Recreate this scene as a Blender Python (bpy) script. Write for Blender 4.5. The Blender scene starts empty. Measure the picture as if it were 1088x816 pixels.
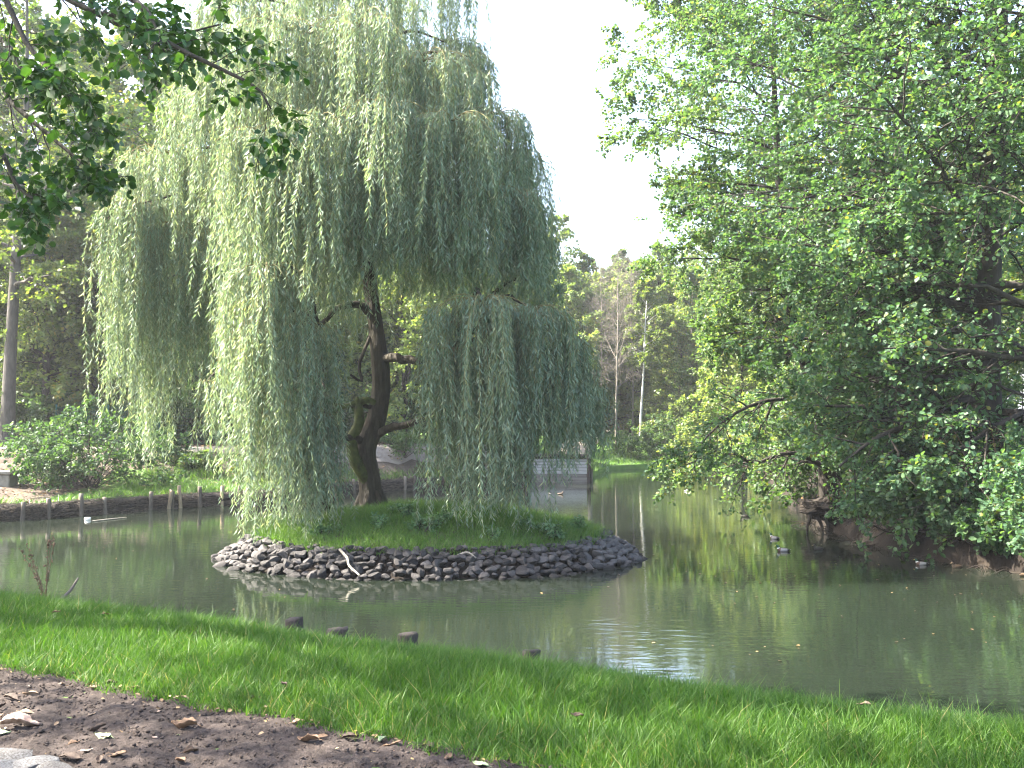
import bpy, math, random
import numpy as np
from mathutils import noise as mnoise

random.seed(7)
C = bpy.context.scene.collection
PI = math.pi
EYE = 3.1          # eye height over the water, metres
F = 1115.0         # focal length in photo pixels (photo 1088 wide)
HOR = 452.0        # horizon row

def W(px, py, D):
    """world point seen at photo pixel (px,py) at distance D (used to lay the scene out)"""
    return np.array([(px - 544.0) / F * D, D, EYE + (HOR - py) / F * D])

# ------------------------------------------------------------------ helpers
def link(o, parent=None):
    C.objects.link(o)
    if parent is not None:
        o.parent = parent
    return o

def mk(name, V, Fq, mat, parent=None, rnd=None, smooth=False, loc=None, extra=None):
    """mesh object from arrays; Fq is an (N,k) int array or a list of such arrays"""
    V = np.ascontiguousarray(V, dtype=np.float32)
    if not isinstance(Fq, list):
        Fq = [Fq]
    Fq = [np.ascontiguousarray(f, dtype=np.int32) for f in Fq if len(f)]
    me = bpy.data.meshes.new(name)
    me.vertices.add(len(V))
    me.vertices.foreach_set('co', V.ravel())
    loops = np.concatenate([f.ravel() for f in Fq])
    tot = np.concatenate([np.full(len(f), f.shape[1], np.int32) for f in Fq])
    start = np.concatenate([[0], np.cumsum(tot)[:-1]]).astype(np.int32)
    me.loops.add(len(loops)); me.loops.foreach_set('vertex_index', loops)
    me.polygons.add(len(tot)); me.polygons.foreach_set('loop_start', start)
    if smooth:
        me.polygons.foreach_set('use_smooth', np.ones(len(tot), dtype=bool))
    me.update(calc_edges=True)
    if rnd is not None:
        a = me.attributes.new('rnd', 'FLOAT', 'FACE')
        a.data.foreach_set('value', np.ascontiguousarray(rnd, dtype=np.float32))
    if extra:
        for k, v in extra.items():
            if v.ndim == 2:
                a = me.attributes.new(k, 'FLOAT_COLOR', 'POINT')
                a.data.foreach_set('color', np.ascontiguousarray(v, dtype=np.float32).ravel())
            else:
                a = me.attributes.new(k, 'FLOAT', 'POINT')
                a.data.foreach_set('value', np.ascontiguousarray(v, dtype=np.float32))
    if mat is not None:
        me.materials.append(mat)
    o = bpy.data.objects.new(name, me)
    if loc is not None:
        o.location = loc
    return link(o, parent)

def tag(o, label=None, cat=None, group=None, kind=None):
    if label: o['label'] = label
    if cat: o['category'] = cat
    if group: o['group'] = group
    if kind: o['kind'] = kind
    return o

def thing(name, label, cat, loc, rz=0.0, group=None, scale=1.0):
    o = bpy.data.objects.new(name, None)
    o.empty_display_size = 0.2
    o.location = loc; o.rotation_euler = (0, 0, rz); o.scale = (scale,) * 3
    link(o)
    return tag(o, label, cat, group)

def dup(root, loc, rz=0.0, scale=1.0, label=None, group=None):
    r = root.copy(); C.objects.link(r)
    r.location = loc
    r.rotation_euler = (root.rotation_euler[0], root.rotation_euler[1], rz)
    r.scale = (scale,) * 3 if not isinstance(scale, tuple) else scale
    if label: r['label'] = label
    if group: r['group'] = group
    for ch in list(root.children):
        c = ch.copy(); C.objects.link(c); c.parent = r
        for g in list(ch.children):
            d = g.copy(); C.objects.link(d); d.parent = c
    return r

def nrm(v):
    return v / np.maximum(np.linalg.norm(v, axis=-1, keepdims=True), 1e-9)

def resample(pts, K):
    """smooth Catmull-Rom resampling of a short list of points"""
    p = np.array(pts, float)
    if len(p) == 2:
        t = np.linspace(0, 1, K)[:, None]
        return p[0] + (p[1] - p[0]) * t
    q = np.vstack([2 * p[0] - p[1], p, 2 * p[-1] - p[-2]])
    n = len(p) - 1
    out = []
    for u in np.linspace(0, n, K):
        i = min(int(u), n - 1); t = u - i
        a, b, c, d = q[i], q[i + 1], q[i + 2], q[i + 3]
        out.append(0.5 * (2 * b + (c - a) * t + (2 * a - 5 * b + 4 * c - d) * t * t + (3 * b - a - 3 * c + d) * t ** 3))
    return np.array(out)

def tubes(P, R, S):
    P = np.asarray(P, float); R = np.asarray(R, float)
    if P.ndim == 2:
        P = P[None]; R = R[None]
    B, K, _ = P.shape
    T = nrm(np.gradient(P, axis=1))
    mean = nrm(P[:, -1] - P[:, 0] + 1e-6)
    ref = np.where(np.abs(mean[:, 2:3]) > 0.8, np.array([[1.0, 0.13, 0]]), np.array([[0.05, 0.1, 1.0]]))
    ref = np.repeat(ref[:, None], K, 1)
    U = nrm(np.cross(T, ref)); Vv = np.cross(T, U)
    a = np.arange(S) * 2 * PI / S
    ring = U[:, :, None] * np.cos(a)[None, None, :, None] + Vv[:, :, None] * np.sin(a)[None, None, :, None]
    V = P[:, :, None] + ring * R[:, :, None, None]
    idx = np.arange(B * K * S).reshape(B, K, S)
    n = np.roll(idx, -1, axis=2)
    Fq = np.stack([idx[:, :-1], n[:, :-1], n[:, 1:], idx[:, 1:]], -1).reshape(-1, 4)
    return V.reshape(-1, 3), Fq

class Bag:
    """collects vertex/quad arrays into one mesh"""
    def __init__(s): s.v = []; s.f = []; s.n = 0; s.r = []
    def add(s, V, Fq, r=None):
        s.v.append(np.asarray(V, float)); s.f.append(np.asarray(Fq) + s.n); s.n += len(V)
        s.r.append(np.zeros(len(Fq)) if r is None else np.asarray(r))
    def obj(s, name, mat, parent=None, smooth=False, off=None, rnd=False):
        V = np.concatenate(s.v)
        if off is not None: V = V - np.asarray(off)
        quads = [f for f in s.f if f.shape[1] == 4]; tris = [f for f in s.f if f.shape[1] == 3]
        fl = []
        if quads: fl.append(np.concatenate(quads))
        if tris: fl.append(np.concatenate(tris))
        rr = None
        if rnd:
            rr = np.concatenate([r for f, r in zip(s.f, s.r) if f.shape[1] == 4] + [r for f, r in zip(s.f, s.r) if f.shape[1] == 3])
        return mk(name, V, fl, mat, parent, rr, smooth)

def at(P, t):
    """points and tangents on polylines P (B,K,3) at params t (B,n)"""
    B, K, _ = P.shape
    u = np.clip(t, 0, 0.9999) * (K - 1)
    i = u.astype(int); f = (u - i)[..., None]
    b = np.arange(B)[:, None]
    p = P[b, i] * (1 - f) + P[b, i + 1] * f
    d = nrm(P[b, i + 1] - P[b, i])
    return p, d

def children(rng, P, R, n, t0, t1, ang, lenf, K, grav=0.0, flat=1.0, wig=0.08, rfac=0.55, lmin=0.15, taper=0.75, up=0.0):
    B = len(P)
    L = np.linalg.norm(np.diff(P, axis=1), axis=2).sum(1)
    t = t0 + (t1 - t0) * (np.arange(n)[None] + rng.random((B, n))) / n
    p, d = at(P, t)
    x = rng.normal(size=(B, n, 3)); x[..., 2] *= flat
    x = nrm(x - d * (x * d).sum(-1, keepdims=True))
    a = ang * (0.75 + 0.5 * rng.random((B, n, 1)))
    c = d * np.cos(a) + x * np.sin(a); c[..., 2] += up
    c = nrm(c)
    ln = np.maximum(L[:, None] * lenf * (1.2 - taper * t) * (0.65 + 0.7 * rng.random((B, n))), lmin)
    s = np.linspace(0, 1, K)
    pts = p[:, :, None] + c[:, :, None] * (s[None, None, :, None] * ln[..., None, None])
    pts[..., 2] += grav * ln[..., None] * s[None, None] ** 2
    w = rng.normal(size=pts.shape) * wig * ln[..., None, None] * s[None, None, :, None]
    pts = pts + w * 0.6
    ii = np.clip(t * (P.shape[1] - 1), 0, P.shape[1] - 1.001).astype(int)
    r0 = np.minimum(R[np.arange(B)[:, None], ii] * rfac, ln * 0.03)
    rad = r0[..., None] * (1 - 0.8 * s)[None, None]
    return pts.reshape(B * n, K, 3), rad.reshape(B * n, K)

def leafquad(pos, d, n, L, Wd):
    """folded one-quad leaf"""
    s = np.cross(d, n)
    L = L[:, None]; Wd = Wd[:, None]
    a = pos; c = pos + d * L - n * L * 0.10
    m = pos + d * L * 0.45 + n * L * 0.03
    V = np.stack([a, m + s * Wd * .5, c, m - s * Wd * .5], 1).reshape(-1, 3)
    i = np.arange(len(pos))[:, None] * 4
    return V, i + np.array([[0, 1, 2, 3]])

def leafhex(pos, d, n, L, Wd):
    """rounder two-quad leaf folded on its midrib"""
    s = np.cross(d, n)
    L = L[:, None]; Wd = Wd[:, None]
    a = pos; c = pos + d * L - n * L * .12
    b1 = pos + d * L * .30 + n * L * .06; b2 = pos + d * L * .72 + n * L * .02
    V = np.stack([a, b1 + s * Wd * .46, b2 + s * Wd * .44, c, b2 - s * Wd * .44, b1 - s * Wd * .46], 1).reshape(-1, 3)
    i = np.arange(len(pos))[:, None] * 6
    Fq = np.concatenate([i + np.array([[0, 1, 2, 3]]), i + np.array([[0, 3, 4, 5]])], 0)
    return V, Fq

def twigleaves(rng, P, n, size, kind='hex', upn=1.0, droop=0.25, ar=0.8, along=0.5, t0=0.1):
    B = len(P)
    t = t0 + (1.02 - t0) * (np.arange(n)[None] + rng.random((B, n))) / n
    p, d = at(P, t)
    x = rng.normal(size=(B, n, 3)); x[..., 2] *= 0.6
    x = nrm(x - d * (x * d).sum(-1, keepdims=True))
    ld = d * along + x; ld[..., 2] -= droop
    ld = nrm(ld)
    nn = rng.normal(size=(B, n, 3)) * 0.55; nn[..., 2] += upn
    nn = nrm(nn - ld * (nn * ld).sum(-1, keepdims=True))
    L = size * (0.65 + 0.6 * rng.random((B, n)))
    p = p + x * (L * .25)[..., None]
    sh = (-1, 3)
    fn = leafhex if kind == 'hex' else leafquad
    p, ld, nn, L = p.reshape(sh), ld.reshape(sh), nn.reshape(sh), L.ravel()
    return p, ld, nn, L

# ------------------------------------------------------------------ materials
def newmat(name):
    m = bpy.data.materials.new(name); m.use_nodes = True
    nt = m.node_tree
    for n in list(nt.nodes): nt.nodes.remove(n)
    out = nt.nodes.new('ShaderNodeOutputMaterial')
    return m, nt, out

def N(nt, typ, **kw):
    n = nt.nodes.new(typ)
    for k, v in kw.items():
        if k in n.inputs: n.inputs[k].default_value = v
        else: setattr(n, k, v)
    return n

def ramp(nt, fac, stops):
    r = nt.nodes.new('ShaderNodeValToRGB')
    e = r.color_ramp.elements
    while len(e) < len(stops): e.new(0.5)
    for k, (p, c) in enumerate(stops):
        e[k].position = p; e[k].color = (*c, 1)
    nt.links.new(fac, r.inputs[0])
    return r

def leafmat(name, stops, trans=(1.5, 1.6, .55), tfac=0.4, rough=0.45, spec=0.4, nscale=0.6, namp=0.25):
    m, nt, out = newmat(name)
    at_ = N(nt, 'ShaderNodeAttribute', attribute_name='rnd')
    tc = N(nt, 'ShaderNodeTexCoord')
    ns = N(nt, 'ShaderNodeTexNoise', Scale=nscale, Detail=2.0)
    nt.links.new(tc.outputs['Object'], ns.inputs['Vector'])
    oi = N(nt, 'ShaderNodeObjectInfo')
    ad = N(nt, 'ShaderNodeMath', operation='MULTIPLY_ADD'); ad.inputs[1].default_value = namp; 
    sub = N(nt, 'ShaderNodeMath', operation='SUBTRACT'); sub.inputs[1].default_value = 0.5
    nt.links.new(ns.outputs['Fac'], sub.inputs[0])
    nt.links.new(sub.outputs[0], ad.inputs[0]); nt.links.new(at_.outputs['Fac'], ad.inputs[2])
    r = ramp(nt, ad.outputs[0], stops)
    p = N(nt, 'ShaderNodeBsdfPrincipled', Roughness=rough)
    p.inputs['Specular IOR Level'].default_value = spec
    nt.links.new(r.outputs[0], p.inputs['Base Color'])
    mul = N(nt, 'ShaderNodeVectorMath', operation='MULTIPLY'); mul.inputs[1].default_value = trans
    nt.links.new(r.outputs[0], mul.inputs[0])
    tr = N(nt, 'ShaderNodeBsdfTranslucent'); nt.links.new(mul.outputs[0], tr.inputs['Color'])
    mx = N(nt, 'ShaderNodeMixShader'); mx.inputs[0].default_value = tfac
    nt.links.new(p.outputs[0], mx.inputs[1]); nt.links.new(tr.outputs[0], mx.inputs[2])
    nt.links.new(mx.outputs[0], out.inputs[0])
    return m

def noisemat(name, stops, scale=4.0, detail=6.0, rough=0.85, bump=0.4, bscale=None, bdist=0.02, stretch=(1, 1, 1), objrand=0.0, coord='Object', spec=0.3):
    m, nt, out = newmat(name)
    tc = N(nt, 'ShaderNodeTexCoord')
    mp = N(nt, 'ShaderNodeMapping'); mp.inputs['Scale'].default_value = stretch
    nt.links.new(tc.outputs[coord], mp.inputs[0])
    ns = N(nt, 'ShaderNodeTexNoise', Scale=scale, Detail=detail, Roughness=0.65)
    nt.links.new(mp.outputs[0], ns.inputs['Vector'])
    fac = ns.outputs['Fac']
    if objrand:
        oi = N(nt, 'ShaderNodeObjectInfo')
        a = N(nt, 'ShaderNodeMath', operation='MULTIPLY_ADD'); a.inputs[1].default_value = objrand
        s = N(nt, 'ShaderNodeMath', operation='SUBTRACT'); s.inputs[1].default_value = 0.5
        nt.links.new(oi.outputs['Random'], s.inputs[0]); nt.links.new(s.outputs[0], a.inputs[0]); nt.links.new(fac, a.inputs[2])
        fac = a.outputs[0]
    r = ramp(nt, fac, stops)
    p = N(nt, 'ShaderNodeBsdfPrincipled', Roughness=rough)
    p.inputs['Specular IOR Level'].default_value = spec
    nt.links.new(r.outputs[0], p.inputs['Base Color'])
    if bump:
        n2 = N(nt, 'ShaderNodeTexNoise', Scale=bscale or scale * 3, Detail=5.0)
        nt.links.new(mp.outputs[0], n2.inputs['Vector'])
        b = N(nt, 'ShaderNodeBump', Strength=bump, Distance=bdist)
        nt.links.new(n2.outputs['Fac'], b.inputs['Height']); nt.links.new(b.outputs[0], p.inputs['Normal'])
    nt.links.new(p.outputs[0], out.inputs[0])
    return m

M = {}
M['willow'] = leafmat('willow_leaf', [(0, (.135, .20, .145)), (.5, (.195, .262, .190)), (.85, (.27, .33, .23)), (1, (.37, .37, .20))], trans=(1.2, 1.25, .62), tfac=.38, rough=.55, spec=.22, nscale=.7, namp=.35)
M['alder'] = leafmat('alder_leaf', [(0, (.040, .086, .044)), (.5, (.062, .126, .064)), (.93, (.098, .168, .078)), (1, (.18, .18, .05))], tfac=.42, rough=.5, spec=.3)
M['alder_pale'] = leafmat('alder_leaf_light', [(0, (.056, .105, .050)), (.5, (.086, .150, .070)), (.92, (.13, .195, .085)), (1, (.21, .19, .05))], tfac=.45, rough=.5, spec=.3)
M['wood_green'] = leafmat('woodland_leaf', [(0, (.050, .094, .030)), (.5, (.085, .142, .045)), (.9, (.13, .185, .055)), (1, (.22, .18, .05))], tfac=.42, spec=.25, nscale=.25, namp=.5)
M['wood_bright'] = leafmat('light_woodland_leaf', [(0, (.10, .15, .055)), (.5, (.155, .21, .075)), (.9, (.21, .255, .09)), (1, (.28, .24, .08))], tfac=.45, nscale=.25, namp=.5)
M['wood_yellow'] = leafmat('autumn_leaf', [(0, (.060, .092, .026)), (.45, (.095, .145, .040)), (.8, (.135, .18, .05)), (1, (.20, .20, .055))], tfac=.45, nscale=.25, namp=.5)
M['wood_dark'] = leafmat('dark_leaf', [(0, (.034, .070, .028)), (.6, (.058, .108, .040)), (1, (.10, .15, .05))], tfac=.38, spec=.25, nscale=.3, namp=.4)
M['near_leaf'] = leafmat('overhanging_leaf', [(0, (.018, .048, .012)), (.6, (.030, .075, .018)), (1, (.055, .11, .026))], tfac=.36, rough=.38)
M['shrub'] = leafmat('shrub_leaf', [(0, (.030, .068, .030)), (.6, (.050, .10, .045)), (1, (.085, .135, .055))], tfac=.38, rough=.5, spec=.25)
M['weed'] = leafmat('weed_leaf', [(0, (.06, .13, .06)), (.6, (.10, .19, .09)), (1, (.16, .25, .13))], tfac=.38, rough=.5, spec=.3)
M['grass'] = leafmat('grass_blade', [(0, (.030, .074, .010)), (.5, (.050, .118, .015)), (.88, (.082, .150, .023)), (.97, (.15, .175, .05)), (1, (.22, .20, .085))], trans=(1.3, 1.4, .6), tfac=.38, rough=.5, spec=.25, nscale=.8, namp=.3)
M['bank_grass'] = leafmat('bank_grass_blade', [(0, (.050, .125, .020)), (.5, (.090, .18, .030)), (.9, (.145, .22, .05)), (1, (.25, .24, .09))], trans=(1.3, 1.4, .6), tfac=.38, nscale=.6, namp=.5)
M['litter'] = leafmat('fallen_leaf_litter', [(0, (.07, .045, .025)), (.5, (.16, .10, .05)), (1, (.30, .21, .09))], trans=(1, 1, 1), tfac=.1)
M['bark'] = noisemat('willow_bark', [(.25, (.018, .015, .010)), (.55, (.050, .042, .030)), (.8, (.095, .085, .062))], scale=5, stretch=(2.2, 2.2, .45), bump=1.0, bscale=9, bdist=.05)
M['moss_bark'] = noisemat('mossy_bark', [(.3, (.030, .028, .014)), (.55, (.07, .085, .022)), (.8, (.12, .13, .04))], scale=5, bump=.8, bscale=12, bdist=.03)
M['bark_dark'] = noisemat('alder_bark', [(.3, (.014, .012, .009)), (.6, (.036, .030, .024)), (.85, (.075, .065, .052))], scale=6, stretch=(2, 2, .5), bump=.9, bscale=10, bdist=.03)
M['bark_grey'] = noisemat('grey_bark', [(.3, (.075, .068, .058)), (.6, (.15, .138, .118)), (.85, (.24, .22, .19))], scale=4, stretch=(2, 2, .5), bump=.8, bscale=9, bdist=.03)
M['bark_mid'] = noisemat('grey_brown_bark', [(.3, (.035, .031, .027)), (.6, (.075, .068, .059)), (.85, (.12, .11, .095))], scale=4, stretch=(2, 2, .5), bump=.8, bscale=9, bdist=.03)
M['twig'] = noisemat('pale_twig', [(.3, (.13, .112, .09)), (.7, (.23, .20, .165))], scale=3, bump=0)
M['willow_twig'] = noisemat('willow_twig', [(.3, (.13, .115, .045)), (.7, (.22, .19, .085))], scale=3, bump=0)
M['birch'] = noisemat('birch_bark', [(.30, (.05, .045, .04)), (.40, (.42, .41, .38)), (.8, (.62, .60, .57))], scale=3.0, stretch=(.8, .8, 3.5), bump=.2)
M['stone'] = noisemat('basalt_stone', [(.25, (.017, .0155, .0155)), (.5, (.040, .037, .036)), (.75, (.078, .072, .070))], scale=3.5, bump=.6, bscale=22, bdist=.02, objrand=.45)
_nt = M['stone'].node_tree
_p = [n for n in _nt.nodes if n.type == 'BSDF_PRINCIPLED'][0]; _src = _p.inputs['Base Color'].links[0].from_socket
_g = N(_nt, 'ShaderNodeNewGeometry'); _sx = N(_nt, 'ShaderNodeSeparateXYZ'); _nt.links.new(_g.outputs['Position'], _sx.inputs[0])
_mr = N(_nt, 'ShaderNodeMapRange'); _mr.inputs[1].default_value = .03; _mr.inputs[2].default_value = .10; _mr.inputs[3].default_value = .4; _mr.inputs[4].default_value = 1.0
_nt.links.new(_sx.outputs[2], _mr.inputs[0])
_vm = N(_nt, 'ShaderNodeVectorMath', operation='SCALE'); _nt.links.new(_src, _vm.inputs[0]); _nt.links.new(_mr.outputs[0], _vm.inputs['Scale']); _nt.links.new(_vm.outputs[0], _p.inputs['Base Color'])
M['flagstone'] = noisemat('pale_flagstone', [(.36, (.035, .030, .027)), (.48, (.085, .083, .082)), (.75, (.16, .16, .163))], scale=11, bump=.5, bscale=30, bdist=.01, objrand=.2)
M['stake'] = noisemat('weathered_stake', [(.25, (.050, .042, .034)), (.5, (.12, .10, .08)), (.8, (.22, .19, .15))], scale=8, stretch=(3, 3, .6), bump=.7, bdist=.01, objrand=.25)
M['stake_pale'] = noisemat('fresh_cut_stake', [(.25, (.17, .12, .07)), (.6, (.36, .28, .18)), (.85, (.50, .42, .30))], scale=8, stretch=(3, 3, .6), bump=.5, bdist=.01)
M['stake_dark'] = noisemat('wet_stake', [(.3, (.010, .008, .007)), (.55, (.030, .022, .018)), (.85, (.085, .06, .046))], scale=14, stretch=(3, 3, .6), bump=.8, bdist=.01)
M['roots'] = noisemat('root_mat', [(.3, (.012, .009, .007)), (.6, (.032, .025, .019)), (.85, (.075, .06, .045))], scale=6, bump=1, bscale=14, bdist=.05)
M['plank'] = noisemat('bleached_plank', [(.25, (.24, .24, .235)), (.6, (.40, .40, .39)), (.85, (.52, .52, .50))], scale=3, stretch=(.4, 3, 5), bump=.4, bdist=.01, objrand=.15)
M['plank_wet'] = noisemat('wet_plank', [(.25, (.09, .085, .075)), (.8, (.19, .18, .165))], scale=3, stretch=(.4, 3, 5), bump=.4, bdist=.01, objrand=.15)
M['concrete'] = noisemat('mossy_concrete', [(.25, (.10, .10, .08)), (.7, (.22, .215, .18))], scale=5, bump=.4, bdist=.01)
M['fence'] = noisemat('green_wire', [(.3, (.012, .07, .055)), (.7, (.022, .11, .085))], scale=3, bump=0, rough=.45)
M['dryweed'] = noisemat('dry_seed_stalk', [(.3, (.085, .05, .03)), (.7, (.20, .13, .08))], scale=20, bump=0)
M['stickm'] = noisemat('dead_stick', [(.3, (.05, .04, .032)), (.7, (.13, .105, .085))], scale=10, bump=.3, bdist=.005)
M['stick_pale'] = noisemat('bleached_stick', [(.3, (.15, .135, .11)), (.7, (.27, .25, .21))], scale=10, bump=.3, bdist=.005)
M['redstem'] = noisemat('red_brown_stem', [(.3, (.07, .042, .028)), (.7, (.17, .105, .07))], scale=5, bump=0)
M['white_plastic'] = noisemat('white_plastic', [(.3, (.70, .70, .68)), (.7, (.82, .82, .80))], scale=5, bump=0, rough=.4)
M['brick'] = noisemat('shed_wall', [(.3, (.22, .13, .09)), (.7, (.32, .20, .14))], scale=6, bump=.2)
M['roofm'] = noisemat('shed_roof', [(.3, (.035, .033, .032)), (.7, (.06, .056, .052))], scale=6, bump=.2)
M['path'] = noisemat('trodden_grit_path', [(.3, (.13, .11, .09)), (.6, (.20, .175, .15)), (.8, (.27, .24, .205))], scale=3, detail=10, bump=.3, bscale=30, bdist=.01, coord='Generated' if False else 'Object')
M['soil'] = noisemat('bare_soil', [(.3, (.017, .013, .011)), (.5, (.042, .033, .029)), (.68, (.070, .056, .050)), (.85, (.13, .107, .094))], scale=26, detail=14, bump=1.0, bscale=110, bdist=.012, rough=.95, spec=.15)
M['crumb'] = noisemat('soil_crumb', [(.3, (.022, .017, .014)), (.6, (.058, .046, .040)), (.85, (.12, .098, .085))], scale=7, bump=0, rough=.95, spec=.1)

def leaf_dead(name, a, b):
    return noisemat(name, [(.3, a), (.7, b)], scale=14, bump=.5, bscale=40, bdist=.004, rough=.7)
M['leaf_brown'] = leaf_dead('dead_leaf_brown', (.085, .050, .030), (.20, .125, .075))
M['leaf_tan'] = leaf_dead('dead_leaf_tan', (.24, .16, .10), (.40, .29, .19))
M['leaf_green'] = leaf_dead('leaf_pale_green', (.20, .26, .12), (.34, .38, .22))
M['leaf_dark'] = leaf_dead('dead_leaf_dark', (.028, .018, .013), (.07, .045, .032))
M['leaf_pink'] = leaf_dead('dead_leaf_pinkish', (.26, .17, .125), (.42, .31, .24))

# duck plumage from a colour attribute
def plumage():
    m, nt, out = newmat('plumage')
    a = N(nt, 'ShaderNodeAttribute', attribute_name='plume')
    p = N(nt, 'ShaderNodeBsdfPrincipled', Roughness=.6)
    nt.links.new(a.outputs['Color'], p.inputs['Base Color']); nt.links.new(p.outputs[0], out.inputs[0])
    return m
M['plumage'] = plumage()

def watermat():
    m, nt, out = newmat('pond_water')
    tc = N(nt, 'ShaderNodeTexCoord')
    mp = N(nt, 'ShaderNodeMapping'); mp.inputs['Scale'].default_value = (1.0, 2.4, 1)
    nt.links.new(tc.outputs['Object'], mp.inputs[0])
    n1 = N(nt, 'ShaderNodeTexNoise', Scale=2.3, Detail=2.5, Roughness=.5)
    n2 = N(nt, 'ShaderNodeTexNoise', Scale=.35, Detail=2.0)
    nt.links.new(mp.outputs[0], n1.inputs['Vector']); nt.links.new(tc.outputs['Object'], n2.inputs['Vector'])
    # breeze patches: some of the water lies calmer
    mr = N(nt, 'ShaderNodeMapRange'); mr.inputs[1].default_value = .38; mr.inputs[2].default_value = .68
    mr.inputs[3].default_value = .25; mr.inputs[4].default_value = 1.0
    nt.links.new(n2.outputs['Fac'], mr.inputs[0])
    mu = N(nt, 'ShaderNodeMath', operation='MULTIPLY')
    nt.links.new(n1.outputs['Fac'], mu.inputs[0]); nt.links.new(mr.outputs[0], mu.inputs[1])
    b = N(nt, 'ShaderNodeBump', Strength=.10, Distance=.06)
    nt.links.new(mu.outputs[0], b.inputs['Height'])
    n3 = N(nt, 'ShaderNodeTexNoise', Scale=.12, Detail=3.0)
    nt.links.new(tc.outputs['Object'], n3.inputs['Vector'])
    r = ramp(nt, n3.outputs['Fac'], [(.35, (.0085, .0125, .0085)), (.7, (.0135, .018, .012))])
    p = N(nt, 'ShaderNodeBsdfPrincipled', Roughness=.04, IOR=1.33)
    p.inputs['Specular IOR Level'].default_value = .62
    nt.links.new(r.outputs[0], p.inputs['Base Color']); nt.links.new(b.outputs[0], p.inputs['Normal'])
    nt.links.new(p.outputs[0], out.inputs[0])
    return m
M['water'] = watermat()

def groundmat():
    m, nt, out = newmat('ground')
    tc = N(nt, 'ShaderNodeTexCoord')
    a = N(nt, 'ShaderNodeAttribute', attribute_name='lawn')
    n1 = N(nt, 'ShaderNodeTexNoise', Scale=1.3, Detail=10.0, Roughness=.7)
    n2 = N(nt, 'ShaderNodeTexNoise', Scale=.5, Detail=6.0, Roughness=.7)
    n3 = N(nt, 'ShaderNodeTexNoise', Scale=14.0, Detail=6.0)
    for n in (n1, n2, n3): nt.links.new(tc.outputs['Object'], n.inputs['Vector'])
    hu = N(nt, 'ShaderNodeAttribute', attribute_name='soil_shade')  # mask for shade painted into the soil colour
    soil = ramp(nt, n1.outputs['Fac'], [(.28, (.030, .023, .018)), (.5, (.068, .052, .040)), (.68, (.115, .091, .070)), (.85, (.19, .15, .11))])
    gr = ramp(nt, n1.outputs['Fac'], [(.3, (.038, .085, .016)), (.6, (.075, .14, .028)), (.8, (.12, .17, .05))])
    sm = N(nt, 'ShaderNodeMath', operation='ADD'); nt.links.new(a.outputs['Fac'], sm.inputs[0]); nt.links.new(n2.outputs['Fac'], sm.inputs[1])
    mr = N(nt, 'ShaderNodeMapRange'); mr.inputs[1].default_value = .9; mr.inputs[2].default_value = 1.15
    nt.links.new(sm.outputs[0], mr.inputs[0])
    mx = N(nt, 'ShaderNodeMix', data_type='RGBA')
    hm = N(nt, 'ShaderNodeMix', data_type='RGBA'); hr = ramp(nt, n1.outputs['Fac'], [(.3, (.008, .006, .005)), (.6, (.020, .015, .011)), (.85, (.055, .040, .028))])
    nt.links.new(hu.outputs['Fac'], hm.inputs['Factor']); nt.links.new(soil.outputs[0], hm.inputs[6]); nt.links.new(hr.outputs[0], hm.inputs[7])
    nt.links.new(mr.outputs[0], mx.inputs['Factor']); nt.links.new(hm.outputs[2], mx.inputs[6]); nt.links.new(gr.outputs[0], mx.inputs[7])
    p = N(nt, 'ShaderNodeBsdfPrincipled', Roughness=.92); p.inputs['Specular IOR Level'].default_value = .2
    b = N(nt, 'ShaderNodeBump', Strength=.7, Distance=.05)
    nt.links.new(n3.outputs['Fac'], b.inputs['Height']); nt.links.new(b.outputs[0], p.inputs['Normal'])
    nt.links.new(mx.outputs[2], p.inputs['Base Color']); nt.links.new(p.outputs[0], out.inputs[0])
    return m
M['ground'] = groundmat()

# ------------------------------------------------------------------ terrain
POND = np.array([(18, -3), (10, 2.0), (6, 4.75), (3.3, 6.45), (0, 8.4), (-5.8, 11.75), (-12, 16), (-20, 21.5), (-30, 27), (-31, 31),
                 (-24, 31.5), (-19.5, 32.6), (-16.7, 34.2), (-15.2, 36), (-13.2, 39.2), (-10.3, 42), (-7.9, 47.5), (-4.4, 52), (.2, 56.6), (1.0, 57.9),
                 (4.15, 58.0), (5.0, 64), (7.0, 73.5), (12.4, 78.5), (17, 78), (15.5, 70), (13.5, 55), (11.6, 44), (10.1, 36), (9.3, 32),
                 (9.2, 28), (9.35, 25), (10.6, 22), (12, 17), (14.5, 11), (22, 3)], float)
PATHL = np.array([(-60, 44.0), (-30, 45.5), (-20, 46.6), (-12, 48.3), (-6, 53.5), (-1, 60), (2, 68), (6, 86), (10, 110)], float)

def segdist(x, y, poly, closed):
    q = np.vstack([poly, poly[:1]]) if closed else poly
    best = np.full(x.shape, 1e9); inside = np.zeros(x.shape, bool); side = np.zeros(x.shape)
    for (ax, ay), (bx, by) in zip(q[:-1], q[1:]):
        dx, dy = bx - ax, by - ay
        t = np.clip(((x - ax) * dx + (y - ay) * dy) / (dx * dx + dy * dy), 0, 1)
        dd = np.hypot(x - ax - t * dx, y - ay - t * dy)
        cr = dx * (y - ay) - dy * (x - ax)
        side = np.where(dd < best, np.sign(cr), side)
        best = np.minimum(best, dd)
        if closed:
            c = ((ay > y) != (by > y))
            with np.errstate(divide='ignore', invalid='ignore'):
                xi = (bx - ax) * (y - ay) / (by - ay if by != ay else 1e-9) + ax
            inside ^= c & (x < xi)
    return best, inside, side

def ss(a, b, x):
    t = np.clip((x - a) / (b - a), 0, 1)
    return t * t * (3 - 2 * t)

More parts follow.
